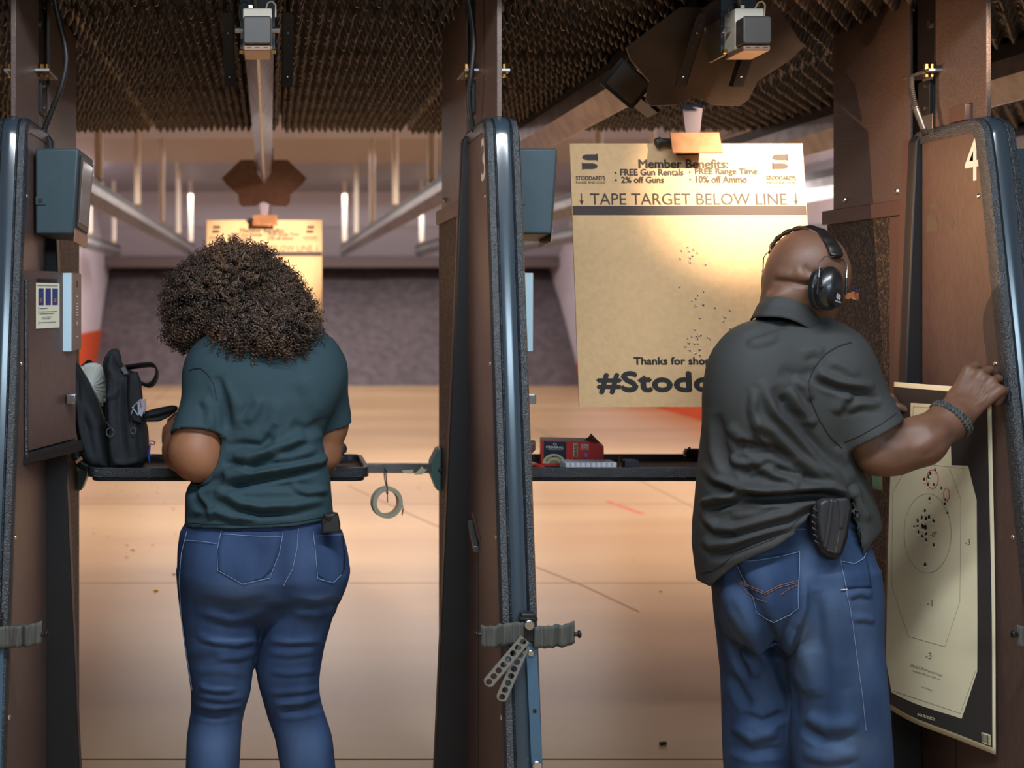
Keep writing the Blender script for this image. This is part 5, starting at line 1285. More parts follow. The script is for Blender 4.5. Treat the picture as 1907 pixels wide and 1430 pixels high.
# collar: two folded cloth leaves
def collar():
    a_out = [(1417, 562), (1404, 582), (1398, 600), (1408, 614)]
    rows = []
    top = [(1424, 558, 2.955), (1424, 553, 2.87), (1440, 550, 2.81), (1470, 555, 2.785), (1500, 568, 2.785), (1522, 588, 2.80), (1538, 600, 2.85), (1548, 604, 2.93)]
    mid = [(1414, 575, 2.965), (1412, 568, 2.88), (1430, 566, 2.80), (1468, 570, 2.775), (1506, 586, 2.775), (1532, 606, 2.79), (1550, 622, 2.83), (1560, 622, 2.93)]
    bot = [(1398, 600, 2.975), (1400, 594, 2.88), (1418, 590, 2.80), (1464, 593, 2.77), (1500, 608, 2.768), (1528, 630, 2.775), (1552, 640, 2.82), (1566, 640, 2.93)]
    inn = [(1428, 572, 2.95), (1430, 570, 2.88), (1445, 568, 2.83), (1470, 573, 2.81), (1498, 585, 2.81), (1516, 600, 2.82), (1530, 612, 2.86), (1540, 616, 2.93)]
    G4 = [inn, top, mid, bot]
    def cr(l, t):
        t *= len(l)-1; i = min(int(t), len(l)-2); u = t-i
        p = [np.array(l[min(max(j, 0), len(l)-1)], float) for j in (i-1, i, i+1, i+2)]
        return .5*((2*p[1])+(-p[0]+p[2])*u+(2*p[0]-5*p[1]+4*p[2]-p[3])*u*u+(-p[0]+3*p[1]-3*p[2]+p[3])*u**3)
    def fn(u, v):
        k = v*3; i = min(int(k), 2); w_ = k-i
        a, b = cr(G4[i], u), cr(G4[i+1], u); q = a*(1-w_)+b*w_
        return tuple(P(q[0], q[1], q[2]))
    return MB().grid(fn, 48, 15)
obj('collar', collar(), m_polo, pm, smooth=80, solid=.003)

# ear muffs
t = thing('ear_muffs', hcm, 'black ear muffs with wire arms on the bald man', 'ear muffs')
m_cup = mat('glossy_black_cup', (26, 27, 28), .3, spec=.7, coat=.25)
m_pad = mat('black_vinyl_pad', (30, 26, 25), .38, bump=.4, bscale=60)
def cupat(c, ax, rx, rz, th, nm):
    ax = Vector(ax).normalized(); u_ = (hu-ax*hu.dot(ax)).normalized(); s_ = u_.cross(ax)
    M = Matrix((s_, ax, u_)).transposed()
    mb = MB()
    prof = [(0, 1.0), (.30, .98), (.62, .86), (.84, .62), (.97, .28), (1.0, 0), (1.0, -.22), (.90, -.36), (.86, -.5), (.95, -.6), (.93, -.95), (.6, -1.0), (0, -1.0)]
    n_ = 28
    for pr, y in prof:
        for k in range(n_): a_ = 2*PI*k/n_; mb.v.append(tuple(Vector(c)+M @ Vector((rx*pr*math.cos(a_), th*y, rz*pr*math.sin(a_)))))
    mb.f = [(i*n_+k, (i+1)*n_+k, (i+1)*n_+(k+1) % n_, i*n_+(k+1) % n_) for i in range(len(prof)-1) for k in range(n_)]
    obj('ear_cup', mb, m_cup, t, smooth=50); return M
axr = Vector((.52, -.84, .02))
cR = P(1543, 537, 2.735); MR = cupat(cR, axr, .038, .052, .030, 'r')
cL = hcm-Vector((.0, 0, 0))+(-hs)*.098-hf*.012+hu*(-.012); cL = Vector(P(1431, 527, 2.93)); cupat(cL, (-.85, .5, .0), .034, .045, .016, 'l')
n_ = 24
dc = cR+MR @ Vector((-.007, .0285, -.024))
obj('logo_disc', MB().add([dc+MR @ Vector((.020*math.cos(a_), .0015, .022*math.sin(a_))) for a_ in np.linspace(0, 2*PI, n_+1)[:-1]]+[dc+MR @ Vector((.021*math.cos(a_), -.012, .023*math.sin(a_))) for a_ in np.linspace(0, 2*PI, n_+1)[:-1]], [tuple(range(n_))]+[(i, (i+1) % n_, (i+1) % n_+n_, i+n_) for i in range(n_)]), mat('logo_disc_black', (16, 16, 17), .35), t)
mb = MB()
lg = lambda x, z: P(x, z, 2.7)
m_logo = mat('white_logo_print', (215, 218, 220), .5)
ldir = dc+MR @ Vector((0, .0028, 0))
def lp_(x, z): return ldir+MR @ Vector((x, 0, z))
for k in (-1, 1):
    pts = [(k*.0078*math.cos(a_), .0025+.0078*math.sin(a_)) for a_ in np.linspace(-1.1, 1.1, 8)]
    ins = [(k*.0060*math.cos(a_), .0025+.0060*math.sin(a_)) for a_ in np.linspace(-1.1, 1.1, 8)]
    mb.add([lp_(x, z) for x, z in pts+ins], [(i, i+1, i+9, i+8) for i in range(7)])
for x0 in (-.0045, -.0005, .0035):
    mb.add([lp_(x0-.001, .009-.001), lp_(x0+.0009, .008), lp_(x0+.0005, -.003), lp_(x0-.0012, -.003)], [(0, 1, 2, 3)])
mb.add([lp_(-.0045, -.003), lp_(-.0035, -.004), lp_(.0045, .007), lp_(.0035, .008)], [(0, 1, 2, 3)])
v, f = text_geo("WALKER'S", -.0115, .0115, -.0105, -.0072, .03)
mb.add([lp_(a_, b_) for a_, b_ in v], f)
o = obj('logo_print', mb, m_logo, t); o['kind'] = 'stuff'
band = [(1435, 473, 2.90), (1437, 460, 2.90), (1446, 446, 2.895), (1462, 434, 2.885), (1483, 426, 2.87), (1505, 424, 2.85), (1527, 431, 2.82), (1543, 446, 2.79), (1553, 462, 2.77), (1560, 478, 2.755)]
cps = [P(*q) for q in band]; pts = []
for i in range(len(cps)-1):
    p0, p1, p2, p3 = cps[max(i-1, 0)], cps[i], cps[i+1], cps[min(i+2, len(cps)-1)]
    for k in range(5):
        u = k/5; pts.append(.5*((2*p1)+(-p0+p2)*u+(2*p0-5*p1+4*p2-p3)*u*u+(-p0+3*p1-3*p2+p3)*u**3))
pts.append(cps[-1])
mb = MB(); nr = 12; cen_ = hcm
for i, p in enumerate(pts):
    tg = (pts[min(i+1, len(pts)-1)]-pts[max(i-1, 0)]).normalized(); up_ = (p-cen_); up_ = (up_-tg*up_.dot(tg)).normalized(); sd_ = tg.cross(up_)
    hw = .013+.005*min(i, len(pts)-1)/len(pts); hh = .0055+.0012*math.sin(i*1.3)
    e_ = min(1, .6+min(i, len(pts)-1-i)*.25)
    for k in range(nr):
        a_ = 2*PI*k/nr; ca, sa = math.cos(a_), math.sin(a_)
        mb.v.append(tuple(p+sd_*hw*e_*math.copysign(abs(ca)**.7, ca)+up_*hh*math.copysign(abs(sa)**.8, sa)))
mb.f = [(i*nr+k, i*nr+(k+1) % nr, (i+1)*nr+(k+1) % nr, (i+1)*nr+k) for i in range(len(pts)-1) for k in range(nr)]+[tuple(range(nr)), tuple((len(pts)-1)*nr+k for k in range(nr))]
obj('headband', mb, m_pad, t, smooth=70)
for w_ in ([(1436, 470, 2.91), (1428, 471, 2.925), (1422, 480, 2.94), (1421, 505, 2.95)], [(1553, 478, 2.75), (1536, 478, 2.728), (1527, 488, 2.722), (1524, 520, 2.706)], [(1563, 478, 2.76), (1572, 482, 2.775), (1578, 494, 2.775), (1576, 522, 2.76)]):
    obj('wire_arm', MB().tube([P(*q) for q in w_], .0014, 6), m_zinc, t, smooth=60)
for w_ in ([(1421, 503, 2.95), (1420, 534, 2.95)], [(1524, 515, 2.7065), (1522, 547, 2.705)], [(1576, 517, 2.76), (1575, 549, 2.755)]):
    obj('arm_sleeve', MB().tube([P(*q) for q in w_], .0026, 8), m_cup, t, smooth=60)
for a_, b_ in (((1523, 533, 2.706), (1533, 535, 2.71)), ((1575, 535, 2.757), (1563, 536, 2.735)), ((1421, 524, 2.95), (1427, 524, 2.94))):
    obj('pivot', MB().tube([P(*a_), P(*b_)], .003, 8), m_cup, t)
# safety glasses
t = thing('safety_glasses', P(1582, 545, 2.84), 'safety glasses with blue frame and amber lens on the man', 'glasses')
obj('temple', MB().tube([P(1562, 528, 2.79), P(1578, 531, 2.81), P(1592, 541, 2.84)], [.003, .0032, .0028], 8), mat('blue_frame', (28, 46, 110), .35), t, smooth=60)
e1 = P(1592, 541, 2.84); e2 = P(1588, 545, 2.93)
obj('brow_bar', MB().tube([e1, e1.lerp(e2, .5)+Vector((.012, 0, .001)), e2], .003, 8), MATS['blue_frame'], t, smooth=60)
obj('lens', MB().add([P(1576, 546, 2.82), P(1592, 543, 2.842), P(1588, 553, 2.842), P(1580, 557, 2.83), P(1574, 556, 2.82)], [(0, 1, 2, 3, 4)]), mat('amber_lens', (226, 140, 90), .12, spec=.9), t, solid=.0018)
obj('lens', MB().add([e1+Vector((0, .004, -.002)), e1.lerp(e2, .5)+Vector((.012, 0, -.002)), e2+Vector((0, 0, -.002)), e2+Vector((0, 0, -.016)), e1.lerp(e2, .5)+Vector((.010, 0, -.020)), e1+Vector((0, .004, -.016))], [(0, 1, 4, 5), (1, 2, 3, 4)]), MATS['amber_lens'], t, solid=.0018)
# paracord bracelet
t = thing('paracord_bracelet', P(1772, 778, 2.79), "grey braided cord bracelet on the man's right wrist", 'bracelet')
bc = P(1771, 780, 2.79); bx = Vector((.75, .12, .62)).normalized(); b1 = bx.cross(Vector((0, 1, 0))).normalized(); b2 = bx.cross(b1)
m_cord = mat('grey_paracord', (88, 88, 84), .8, rgb2=(54, 56, 58), vscale=60, bump=.5, bscale=700)
NB = 34
for k in range(NB):
    a_ = 2*PI*k/NB
    for s_ in (-1, 1):
        q = []
        for j in range(5):
            u = j/4; aa = a_+(u-.5)*.16*s_
            rr = .0455+.004*math.sin(PI*u)
            q.append(bc+(b1*math.cos(aa)+b2*math.sin(aa))*rr+bx*(.0085*s_*(1-u*.85)))
        obj('cord_knot', MB().tube(q, [.0024, .0034, .0036, .0034, .0024], 6), m_cord, t, smooth=80)
obj('core_cord', MB().tube([bc+(b1*math.cos(a_)+b2*math.sin(a_))*.0455 for a_ in np.linspace(0, 2*PI, 41)], .005, 8, caps=False), m_cord, t, smooth=80)

# holster
t = thing('holster', P(1545, 985, 2.66), "black moulded pistol holster on the man's belt", 'holster')
m_hol = mat('black_holster_shell', (52, 52, 54), .38, spec=.5, bump=.15, bscale=500)
m_hol2 = mat('black_holster_rim', (20, 20, 22), .5)
DH = 2.715
Pv, Fq = puff([(1508, 942), (1516, 930), (1580, 926), (1584, 945), (1576, 1000), (1566, 1030), (1556, 1041), (1536, 1037), (1520, 1024), (1513, 1005), (1508, 975)], DH+.008, .018, .010, .003)
nobj('holster_back', Pv, Fq, m_hol2, t)
Pv, Fq = puff([(1521, 936), (1530, 928), (1577, 926), (1580, 945), (1572, 995), (1562, 1029), (1550, 1032), (1534, 1024), (1524, 1005), (1520, 970)], DH-.012, .014, .006, .0028)
nobj('holster_shell', Pv, Fq, m_hol, t)
Pv, Fq = puff([(1543, 928), (1552, 928), (1546, 985), (1538, 1023), (1531, 1018), (1537, 975)], DH-.024, .008, .005, .0022)
nobj('slide_ridge', Pv, Fq, m_hol, t)
Pv, Fq = puff([(1557, 928), (1577, 926), (1575, 958), (1569, 985), (1559, 983), (1561, 960)], DH-.023, .007, .005, .0022)
nobj('guard_panel', Pv, Fq, m_hol, t)
for i, (x, y) in enumerate(((1519, 948), (1517, 960), (1516, 972), (1517, 984), (1519, 996), (1521, 1008))):
    obj('lacing_eyelet', MB().tube([P(x-4, y-1, DH-.014), P(x+1, y+2, DH-.018), P(x+4, y+5, DH-.014)], .0018, 6), m_hol, t, smooth=60)
for y in (1000, 1011, 1022):
    obj('edge_notch', MB().tube([P(1570-(y-1000)*.3, y, DH-.020), P(1568-(y-1000)*.3, y+7, DH-.020)], .0013, 6), m_zinc if y == 1011 else m_hol, t)
obj('shell_groove', MB().tube([P(1541, 1024, DH-.0265), P(1556, 1028, DH-.0265), P(1563, 990, DH-.0265)], .0009, 5), mat('holster_edge_light', (92, 92, 96), .4), t)
for zz_ in (1,):
    o = thing('pen', P(1589, 1070, 2.77), "black pen clipped in the man's side pocket", 'pen')
    obj('pen_clip', MB().tube([P(1586, 1042, 2.752), P(1588, 1060, 2.748), P(1590, 1083, 2.745)], .0028, 8), m_black, o)
    obj('pen_top', MB().tube([P(1580, 1042, 2.752), P(1592, 1041, 2.752)], .0026, 8), m_dsteel, o)

# ------------------------------------------------------------------ paper target
t = thing('paper_target', P(1750, 1360, 3.0), 'cream and black paper silhouette target held up on partition 4', 'target')
C4 = [P(1665, 711, 3.15), P(1846, 724, 2.86), P(1646, 1316, 3.12), P(1857, 1405, 2.828)]
def PS(u, v, off=0.0):
    a = C4[0].lerp(C4[1], u); b = C4[2].lerp(C4[3], u); p = a.lerp(b, v)
    bend = .018*math.sin(PI*u)*(.35+.65*v)+.004*math.sin(u*9+v*5)*v
    nrm = Vector((-.96, -.26, 0))
    return p+nrm*(bend+off)
def inv(px, py):
    u, v = (px-1650)/200, (py-711)/650
    for _ in range(7):
        def pr(u, v): p = PS(u, v); return VX+p.x*F/p.y, VY-(p.z-CH)*F/p.y
        x, y = pr(u, v); x1, y1 = pr(u+1e-3, v); x2, y2 = pr(u, v+1e-3)
        a, b, c, d = (x1-x)/1e-3, (x2-x)/1e-3, (y1-y)/1e-3, (y2-y)/1e-3; det = a*d-b*c
        ex, ey = px-x, py-y; u += (d*ex-b*ey)/det; v += (a*ey-c*ex)/det
    return u, v
m_paper = mat('cream_target_paper', (226, 212, 176), .65, var=.03, vscale=10)
m_pblack = mat('black_printed_field', (52, 46, 44), .6)
obj('paper_sheet', MB().grid(lambda u, v: PS(u, v), 28, 40), m_paper, t, smooth=80, solid=.0004)
def strip(name, Lp, Rp, m, off, rows=24, cols=20):
    L_ = [inv(*q) for q in Lp]; R_ = [inv(*q) for q in Rp]
    cl_ = lambda q: (min(.9985, max(.0015, q[0])), min(.999, max(.001, q[1])))
    def lp(l, t_):
        t_ *= len(l)-1; i = min(int(t_), len(l)-2); u = t_-i; return (l[i][0]+(l[i+1][0]-l[i][0])*u, l[i][1]+(l[i+1][1]-l[i][1])*u)
    vs = []
    for j in range(rows+1):
        a, b = cl_(lp(L_, j/rows)), cl_(lp(R_, j/rows))
        for i in range(cols+1): u = i/cols; vs.append(PS(a[0]+(b[0]-a[0])*u, a[1]+(b[1]-a[1])*u, off))
    return obj(name, MB().add(vs, [(j*(cols+1)+i, j*(cols+1)+i+1, (j+1)*(cols+1)+i+1, (j+1)*(cols+1)+i) for j in range(rows) for i in range(cols)]), m, t, smooth=80)
strip('black_field', [(1664, 720), (1645, 1304)], [(1839, 734), (1849, 1392)], m_pblack, .0010)
strip('silhouette_head', [(1697, 750), (1695, 860)], [(1770, 754), (1773, 868)], m_paper, .0018, 10, 10)
strip('silhouette_body', [(1660, 862), (1656, 930), (1647, 1213), (1661, 1289)], [(1804, 867), (1820, 931), (1821, 1250), (1792, 1338)], m_paper, .0018, 48)
m_pline = mat('thin_print_line', (150, 138, 112), .7)
def pline(name, pts, r, m, step=6, off=.0022):
    q = []
    for i in range(len(pts)-1):
        n_ = max(1, int(math.hypot(pts[i+1][0]-pts[i][0], pts[i+1][1]-pts[i][1])/step))
        for k in range(n_): q.append((pts[i][0]+(pts[i+1][0]-pts[i][0])*k/n_, pts[i][1]+(pts[i+1][1]-pts[i][1])*k/n_))
    q.append(pts[-1]); obj(name, MB().tube([PS(*inv(*a_), off) for a_ in q], r, 4), m, t)
el = lambda cx, cy, rx, ry, n_=28: [(cx+rx*math.cos(a_), cy+ry*math.sin(a_)) for a_ in np.linspace(0, 2*PI, n_+1)]
pline('score_line', el(1729, 993, 44, 74), .0005, m_pline)
pline('score_line', [(1665, 915), (1682, 884)], .0005, m_pline); pline('score_line', [(1664, 915), (1662, 1090), (1675, 1130), (1694, 1185), (1761, 1204), (1789, 1120), (1791, 930), (1770, 872)], .0005, m_pline)
pline('score_line', [(1728, 864), (1798, 873)], .0005, m_pline); pline('score_line', [(1702, 757), (1765, 761)], .0005, m_pline); pline('score_line', [(1702, 757), (1700, 800)], .0005, m_pline)
pline('score_line', [(1664, 1286), (1790, 1328), (1818, 1250)], .0005, m_pline)
m_red = mat('red_marker', (200, 52, 50), .6)
pline('marker_ring', el(1738, 892, 11, 17.5, 20), .0010, m_red, 3); pline('marker_ring', el(1764, 921, 5.5, 12.5, 16), .0009, m_red, 3)
def ptxt(s, x0, x1, y0, y1, m, skew=0.0, bold=0.0):
    v, f = text_geo(s, 0, 1, 0, 1, bold); vs = []
    for a_, b_ in v:
        px = x0+(x1-x0)*a_; py = y1+(y0-y1)*b_+skew*(px-x0); vs.append(PS(*inv(px, py), .0023))
    return vs, f
m_gr = mat('grey_print_ink', (110, 102, 92), .7)
mb = MB()
for a_ in (('-0', 1733, 1742, 991, 1000, 0), ('-3', 1799, 1808, 1003, 1015, 0), ('-1', 1728, 1738, 1117, 1129, 0), ('-3', 1725, 1736, 1215, 1227, 0), ('Official IDPA Practice Target', 1696, 1757, 1235, 1242, .33), ('Copyright 1996-2011 IDPA, Inc.', 1700, 1753, 1246, 1251, .33), ('Small Target', 1718, 1738, 1277, 1281, .33)):
    v, f = ptxt(a_[0], a_[1], a_[2], a_[3], a_[4], None, a_[5]); mb.add(v, f)
o = obj('printed_marks', mb, m_gr, t); o['kind'] = 'stuff'
mb = MB(); v, f = ptxt('(HSR PRODUCTS', 1710, 1742, 1327, 1334, None, .3, .03); mb.add(v, f)
for a_ in ((1829, 1363), (1845, 1366)): pass
bcq = [(1829, 1363), (1846, 1368), (1846, 1388), (1830, 1383)]
mb.add([PS(*inv(*q), .0020) for q in bcq], [(0, 1, 2, 3)])
o = obj('white_print', mb, m_paper, t); o['kind'] = 'stuff'
mb = MB()
for k in range(9):
    x = 1831.5+k*1.6; y = 1366+k*.5; w_ = .35+.3*(k % 3 == 0)
    mb.add([PS(*inv(*q), .0026) for q in ((x-w_, y), (x+w_, y), (x+w_, y+16), (x-w_, y+16))], [(0, 1, 2, 3)])
o = obj('barcode_bars', mb, m_pblack, t); o['kind'] = 'stuff'
hb, hwh, hr = MB(), MB(), MB()
for x, y, s_ in ((1734,882,1.3),(1731,888,1.4),(1743,874,1),(1723,892,1.2),(1730,902,1.2),(1741,902,1.1),(1755,909,1.2),(1763,930,1),(1761,938,1.2),(1733,928,1.3),(1766,955,1.1),(1724,950,1.3),(1718,964,1.4),(1726,965,1.5),(1732,962,1.5),(1740,969,1.2),(1711,970,1.3),(1711,978,1.3),(1704,980,1),(1720,980,1.6),(1725,982,1.8),(1727,992,1.7),(1712,990,1.3),(1719,998,1.2),(1727,1005,1.3),(1741,972,1.1),(1741,1014,1.2),(1745,991,.8),(1725,1050,1.4),(1744,876,.8)):
    def blob(mbx, cx, cy, rx, ry, off, n_=8):
        mbx.add([PS(*inv(cx+rx*math.cos(a_)*R.uniform(.6, 1.3), cy+ry*math.sin(a_)*R.uniform(.6, 1.3)), off) for a_ in np.linspace(0, 2*PI, n_+1)[:-1]], [tuple(range(n_))])
    blob(hb, x, y, 1.7*s_, 3.0*s_, .0030); blob(hwh, x-.3, y+4.2*s_, 1.9*s_, 1.7*s_, .0034); blob(hr, x+.4, y+6.2*s_, .9, .7, .0036, 5)
obj('bullet_hole', hb, m_hole, t)['kind'] = 'stuff'; obj('paper_flap', hwh, mat('torn_white_paper', (240, 232, 214), .7), t)['kind'] = 'stuff'; obj('red_scuff', hr, m_red, t)['kind'] = 'stuff'
t = thing('sheet_holder', P(1632, 890, 3.3), 'pale green clear holder on the crumb panel behind the man', 'holder')
obj('holder_sheet', MB().add([P(1622, 868, 3.26), P(1644, 874, 3.235), P(1644, 914, 3.235), P(1626, 908, 3.26)], [(0, 1, 2, 3)]), mat('pale_green_sheet', (128, 158, 122), .3), t, solid=.002)
obj('holder_edge', MB().tube([P(1644, 874, 3.234), P(1644, 914, 3.234), P(1626, 908, 3.258)], .0018, 6), m_brass, t)
# ------------------------------------------------------------------ things on the right shelf
ZS = .9875      # tray floor height
def onshelf(px, D): return (px-VX)*D/F
t = thing('ammunition_box', (onshelf(1068, 3.55), 3.55, ZS), 'open red cardboard ammunition box with dark blue label', 'box')
D = 3.53; s = F/D
x0, x1 = onshelf(1011, D), onshelf(1125, D); zt = CH-(822-VY)/s; z0 = ZS+.0005
m_redb = mat('red_card', (206, 48, 42), .45)
xa = onshelf(1098, D)
zt2 = CH-(830-VY)/s
dep = .085
mb = MB().prism([(x0, z0), (x1, z0), (x1, zt2), (xa, zt), (x0, zt)], 'y', D, D+dep)
obj('carton', mb, m_redb, t, bevel=.0008)
obj('carton_top', MB().prism([(x0+.001, zt+.0002), (xa, zt+.0002), (xa, zt+.0016), (x0+.001, zt+.0016)], 'y', D+.001, D+dep-.001), mat('box_top_grey', (120, 104, 100), .5), t)
obj('torn_flap', MB().add([(xa-.012, D+.03, zt+.001), (xa+.006, D+.02, zt+.016), (xa+.02, D+.03, zt-.002), (xa+.004, D+.04, zt+.004)], [(0, 1, 2, 3)]).add([(xa-.004, D+.05, zt), (xa+.010, D+.045, zt+.020), (x1-.004, D+.05, zt2+.002)], [(0, 1, 2)]), mat('torn_card_brown', (92, 62, 52), .7), t, solid=.001)
def fq(a_, b_, c_, d_): # px box on front face
    return [(onshelf(a_, D), D-.0006, CH-(d_-VY)/s), (onshelf(b_, D), D-.0006, CH-(d_-VY)/s), (onshelf(b_, D), D-.0006, CH-(c_-VY)/s), (onshelf(a_, D), D-.0006, CH-(c_-VY)/s)]
obj('blue_label', MB().add(fq(1016.5, 1057.5, 823, 863), [(0, 1, 2, 3)]), mat('navy_label', (26, 34, 54), .4), t)
def ftxt(mb, st, a_, b_, c_, d_, off, bold=.03, rot=False):
    v, f = text_geo(st, 0, 1, 0, 1, bold)
    if rot: mb.add([(onshelf(a_+(b_-a_)*(1-q), D), D-off, CH-(d_+(c_-d_)*p-VY)/s) for p, q in v], f)
    else: mb.add([(onshelf(a_+(b_-a_)*p, D), D-off, CH-(d_+(c_-d_)*q-VY)/s) for p, q in v], f)
mb = MB(); ftxt(mb, 'FEDERAL', 1021, 1053, 831.5, 835.5, .0010); ftxt(mb, 'AMMUNITION', 1024, 1051, 837, 838.5, .0010, .0)
ftxt(mb, 'D', 1034, 1040, 825.5, 829.5, .0010)
ftxt(mb, '200', 1084, 1098, 826, 831, .0010); ftxt(mb, 'ROUNDS', 1083, 1098, 832, 834.5, .0010); ftxt(mb, 'centerfire pistol', 1082, 1098, 836, 838, .0010, 0)
obj('white_lettering', mb, m_paint, t)['kind'] = 'stuff'
mb = MB()
n_ = 20; cxp, cyp = 1035.5, 864
mb.add([(onshelf(cxp+21*math.cos(a_), D), D-.0009, CH-(cyp-18*math.sin(a_)-VY)/s) for a_ in np.linspace(0, PI, n_)], [tuple(range(n_-1, -1, -1))])
mb.add(fq(1070, 1078, 825, 850), [(0, 1, 2, 3)])
obj('gold_print', mb, mat('gold_print_ink', (206, 192, 150), .4), t)['kind'] = 'stuff'
mb = MB(); ftxt(mb, 'BRASS', 1071.5, 1077, 827, 849, .0013, .03, True); ftxt(mb, '9MM LUGER', 1071, 1097, 854, 857, .0013)
v, f = text_geo('CHAMPION', 0, 1, 0, 1, .03)
mb.add([(onshelf(cxp+(12.3+4.2*q)*math.cos(PI*(.92-.84*p)), D), D-.0013, CH-(cyp-(11+4*q)*math.sin(PI*(.92-.84*p))-VY)/s) for p, q in v], f)
obj('dark_lettering', mb, m_blackink, t)['kind'] = 'stuff'
mb = MB().add([(onshelf(cxp+9*math.cos(a_), D), D-.0012, CH-(cyp-7*math.sin(a_)-VY)/s) for a_ in np.linspace(0, PI, n_)], [tuple(range(n_-1, -1, -1))]); obj('primer_print', mb, mat('primer_tan', (150, 134, 98), .4), t)
obj('flag_print', MB().add(fq(1090, 1096, 843, 850), [(0, 1, 2, 3)]), mat('flag_blue', (120, 130, 190), .5), t)

bpy.data.objects['ammunition_box'].rotation_euler = (0, 0, math.radians(-11))

# white cartridge tray, 10 x 5 wells
t = thing('cartridge_tray', (onshelf(1102, 3.46), 3.46, ZS), 'white plastic cartridge tray in front of the red box', 'tray')
x0, x1 = onshelf(1053, 3.43), onshelf(1150, 3.43); y0, y1 = 3.43, 3.505
mw = mat('milky_plastic', (206, 208, 214), .35)
NX, NY = 10, 5
for j in range(NY):
    for i in range(NX):
        cx_ = x0+(i+.5)*(x1-x0)/NX; cy_ = y0+(j+.5)*(y1-y0)/NY; r_ = (x1-x0)/NX/2*.98
        n_ = 12; mb = MB(); z1 = ZS+.026
        ro = [(cx_+r_*math.cos(2*PI*k/n_), cy_+min(r_, (y1-y0)/NY/2)*math.sin(2*PI*k/n_)) for k in range(n_)]
        ri_ = [(cx_+(x-cx_)*.72, cy_+(y-cy_)*.72) for x, y in ro]
        vs = [(x, y, ZS+.0008) for x, y in ro]+[(x, y, z1) for x, y in ro]+[(x, y, z1) for x, y in ri_]+[(x, y, z1-.012) for x, y in ri_]
        fs = []
        for k in range(n_):
            q = (k+1) % n_; fs += [(k, q, n_+q, n_+k), (n_+k, n_+q, 2*n_+q, 2*n_+k), (2*n_+k, 2*n_+q, 3*n_+q, 3*n_+k)]
        fs.append(tuple(range(3*n_, 4*n_)))
        obj('well', MB().add(vs, fs), mw, t, smooth=40)
obj('web', MB().box((x0+.004, y0+.004, ZS+.0006), (x1-.004, y1-.004, ZS+.014)), mw, t)

t = thing('marker_pen', (onshelf(1000, 3.47), 3.47, ZS), 'red felt marker lying left of the red box', 'marker')
a, b = Vector((onshelf(985, 3.52), 3.56, ZS+.009)), Vector((onshelf(1013, 3.43), 3.43, ZS+.009)); dd = (b-a)
obj('barrel', MB().tube([a, a+dd*.55], .0085, 12), mat('marker_label', (196, 150, 140), .4), t, smooth=40)
obj('cap', MB().tube([a+dd*.55, a+dd*.9, a+dd*.96, b], [.009, .009, .006, .003], 12), m_redb, t, smooth=40)
obj('end_plug', MB().tube([a-dd*.04, a], [.006, .0085], 12), mat('marker_plug', (225, 215, 205), .4), t, smooth=40)
t = thing('loose_cartridge', (onshelf(1035, 3.43), 3.43, ZS), 'single brass cartridge lying on the right shelf tray', 'cartridge')
a = Vector((onshelf(1028, 3.43), 3.435, ZS+.0055)); b = Vector((onshelf(1043, 3.43), 3.425, ZS+.0055)); dd = b-a
obj('case', MB().tube([a, a+dd*.1, a+dd*.12, a+dd*.65], [.005, .005, .0048, .0048], 10), mat('cartridge_brass', (150, 112, 62), .3, metal=1), t, smooth=40)
obj('bullet', MB().tube([a+dd*.65, a+dd*.85, b], [.0045, .004, .001], 10), mat('copper_bullet', (160, 100, 70), .3, metal=1), t, smooth=40)
t = thing('magazine_loader', (onshelf(1178, 3.45), 3.45, ZS), 'small dark grey block on the right shelf tray, right of the cartridge tray', 'loader')
xA, xB = onshelf(1164, 3.44), onshelf(1191, 3.44)
obj('block', MB().prism([(xA, ZS+.0005), (xB, ZS+.0005), (xB, ZS+.03), (xB-.006, ZS+.032), (xA+.004, ZS+.032), (xA, ZS+.028)], 'y', 3.44, 3.475), mat('grey_rubber', (44, 48, 54), .6), t, bevel=.003)
obj('block_slot', MB().box((xA+.008, 3.4392, ZS+.012), (xA+.012, 3.4402, ZS+.018)), m_black, t)
t = thing('card_strip', (onshelf(1153, 3.5), 3.5, ZS), 'thin brown card strip standing behind the cartridge tray', 'card')
obj('strip', MB().add([(onshelf(1150, 3.52), 3.52, ZS), (onshelf(1153, 3.52), 3.52, ZS), (onshelf(1156, 3.52), 3.525, ZS+.036), (onshelf(1154.5, 3.52), 3.525, ZS+.036)], [(0, 1, 2, 3)]), mat('brown_card_edge', (150, 92, 62), .6), t, solid=.001)
t = thing('small_case', (onshelf(972, 3.5), 3.5, ZS), 'small black case at the left end of the right shelf tray', 'case')
obj('case_body', MB().prism(rrect(onshelf(966, 3.48), ZS+.0005, onshelf(979, 3.48), ZS+.03, .006), 'y', 3.48, 3.52), m_black, t, bevel=.002)
def pistol(t, x0, D, mir=1, zb=ZS+.004, sc=1.0):
    ms = mat('gun_metal', (46, 46, 50), .35, metal=.6)
    q = lambda a_, b_: (x0+mir*a_*sc, zb+b_*sc)
    return ms, q
t = thing('pistol', (onshelf(1330, 3.56), 3.56, ZS), 'dark pistol on the right shelf, its end showing beside the man', 'pistol')
xg = onshelf(1284, 3.52)
ms = mat('gun_metal', (46, 44, 48), .35, metal=.6)
M_ = Matrix.Translation(Vector((xg, 3.56, ZS)))
obj('slide', MB().prism([(xg, ZS+.026), (xg+.18, ZS+.026), (xg+.185, ZS+.050), (xg+.003, ZS+.050)], 'y', 3.55, 3.575), ms, t, bevel=.002)
obj('frame', MB().prism([(xg+.02, ZS+.012), (xg+.18, ZS+.012), (xg+.18, ZS+.0255), (xg+.01, ZS+.0255)], 'y', 3.552, 3.573), m_black, t, bevel=.002)
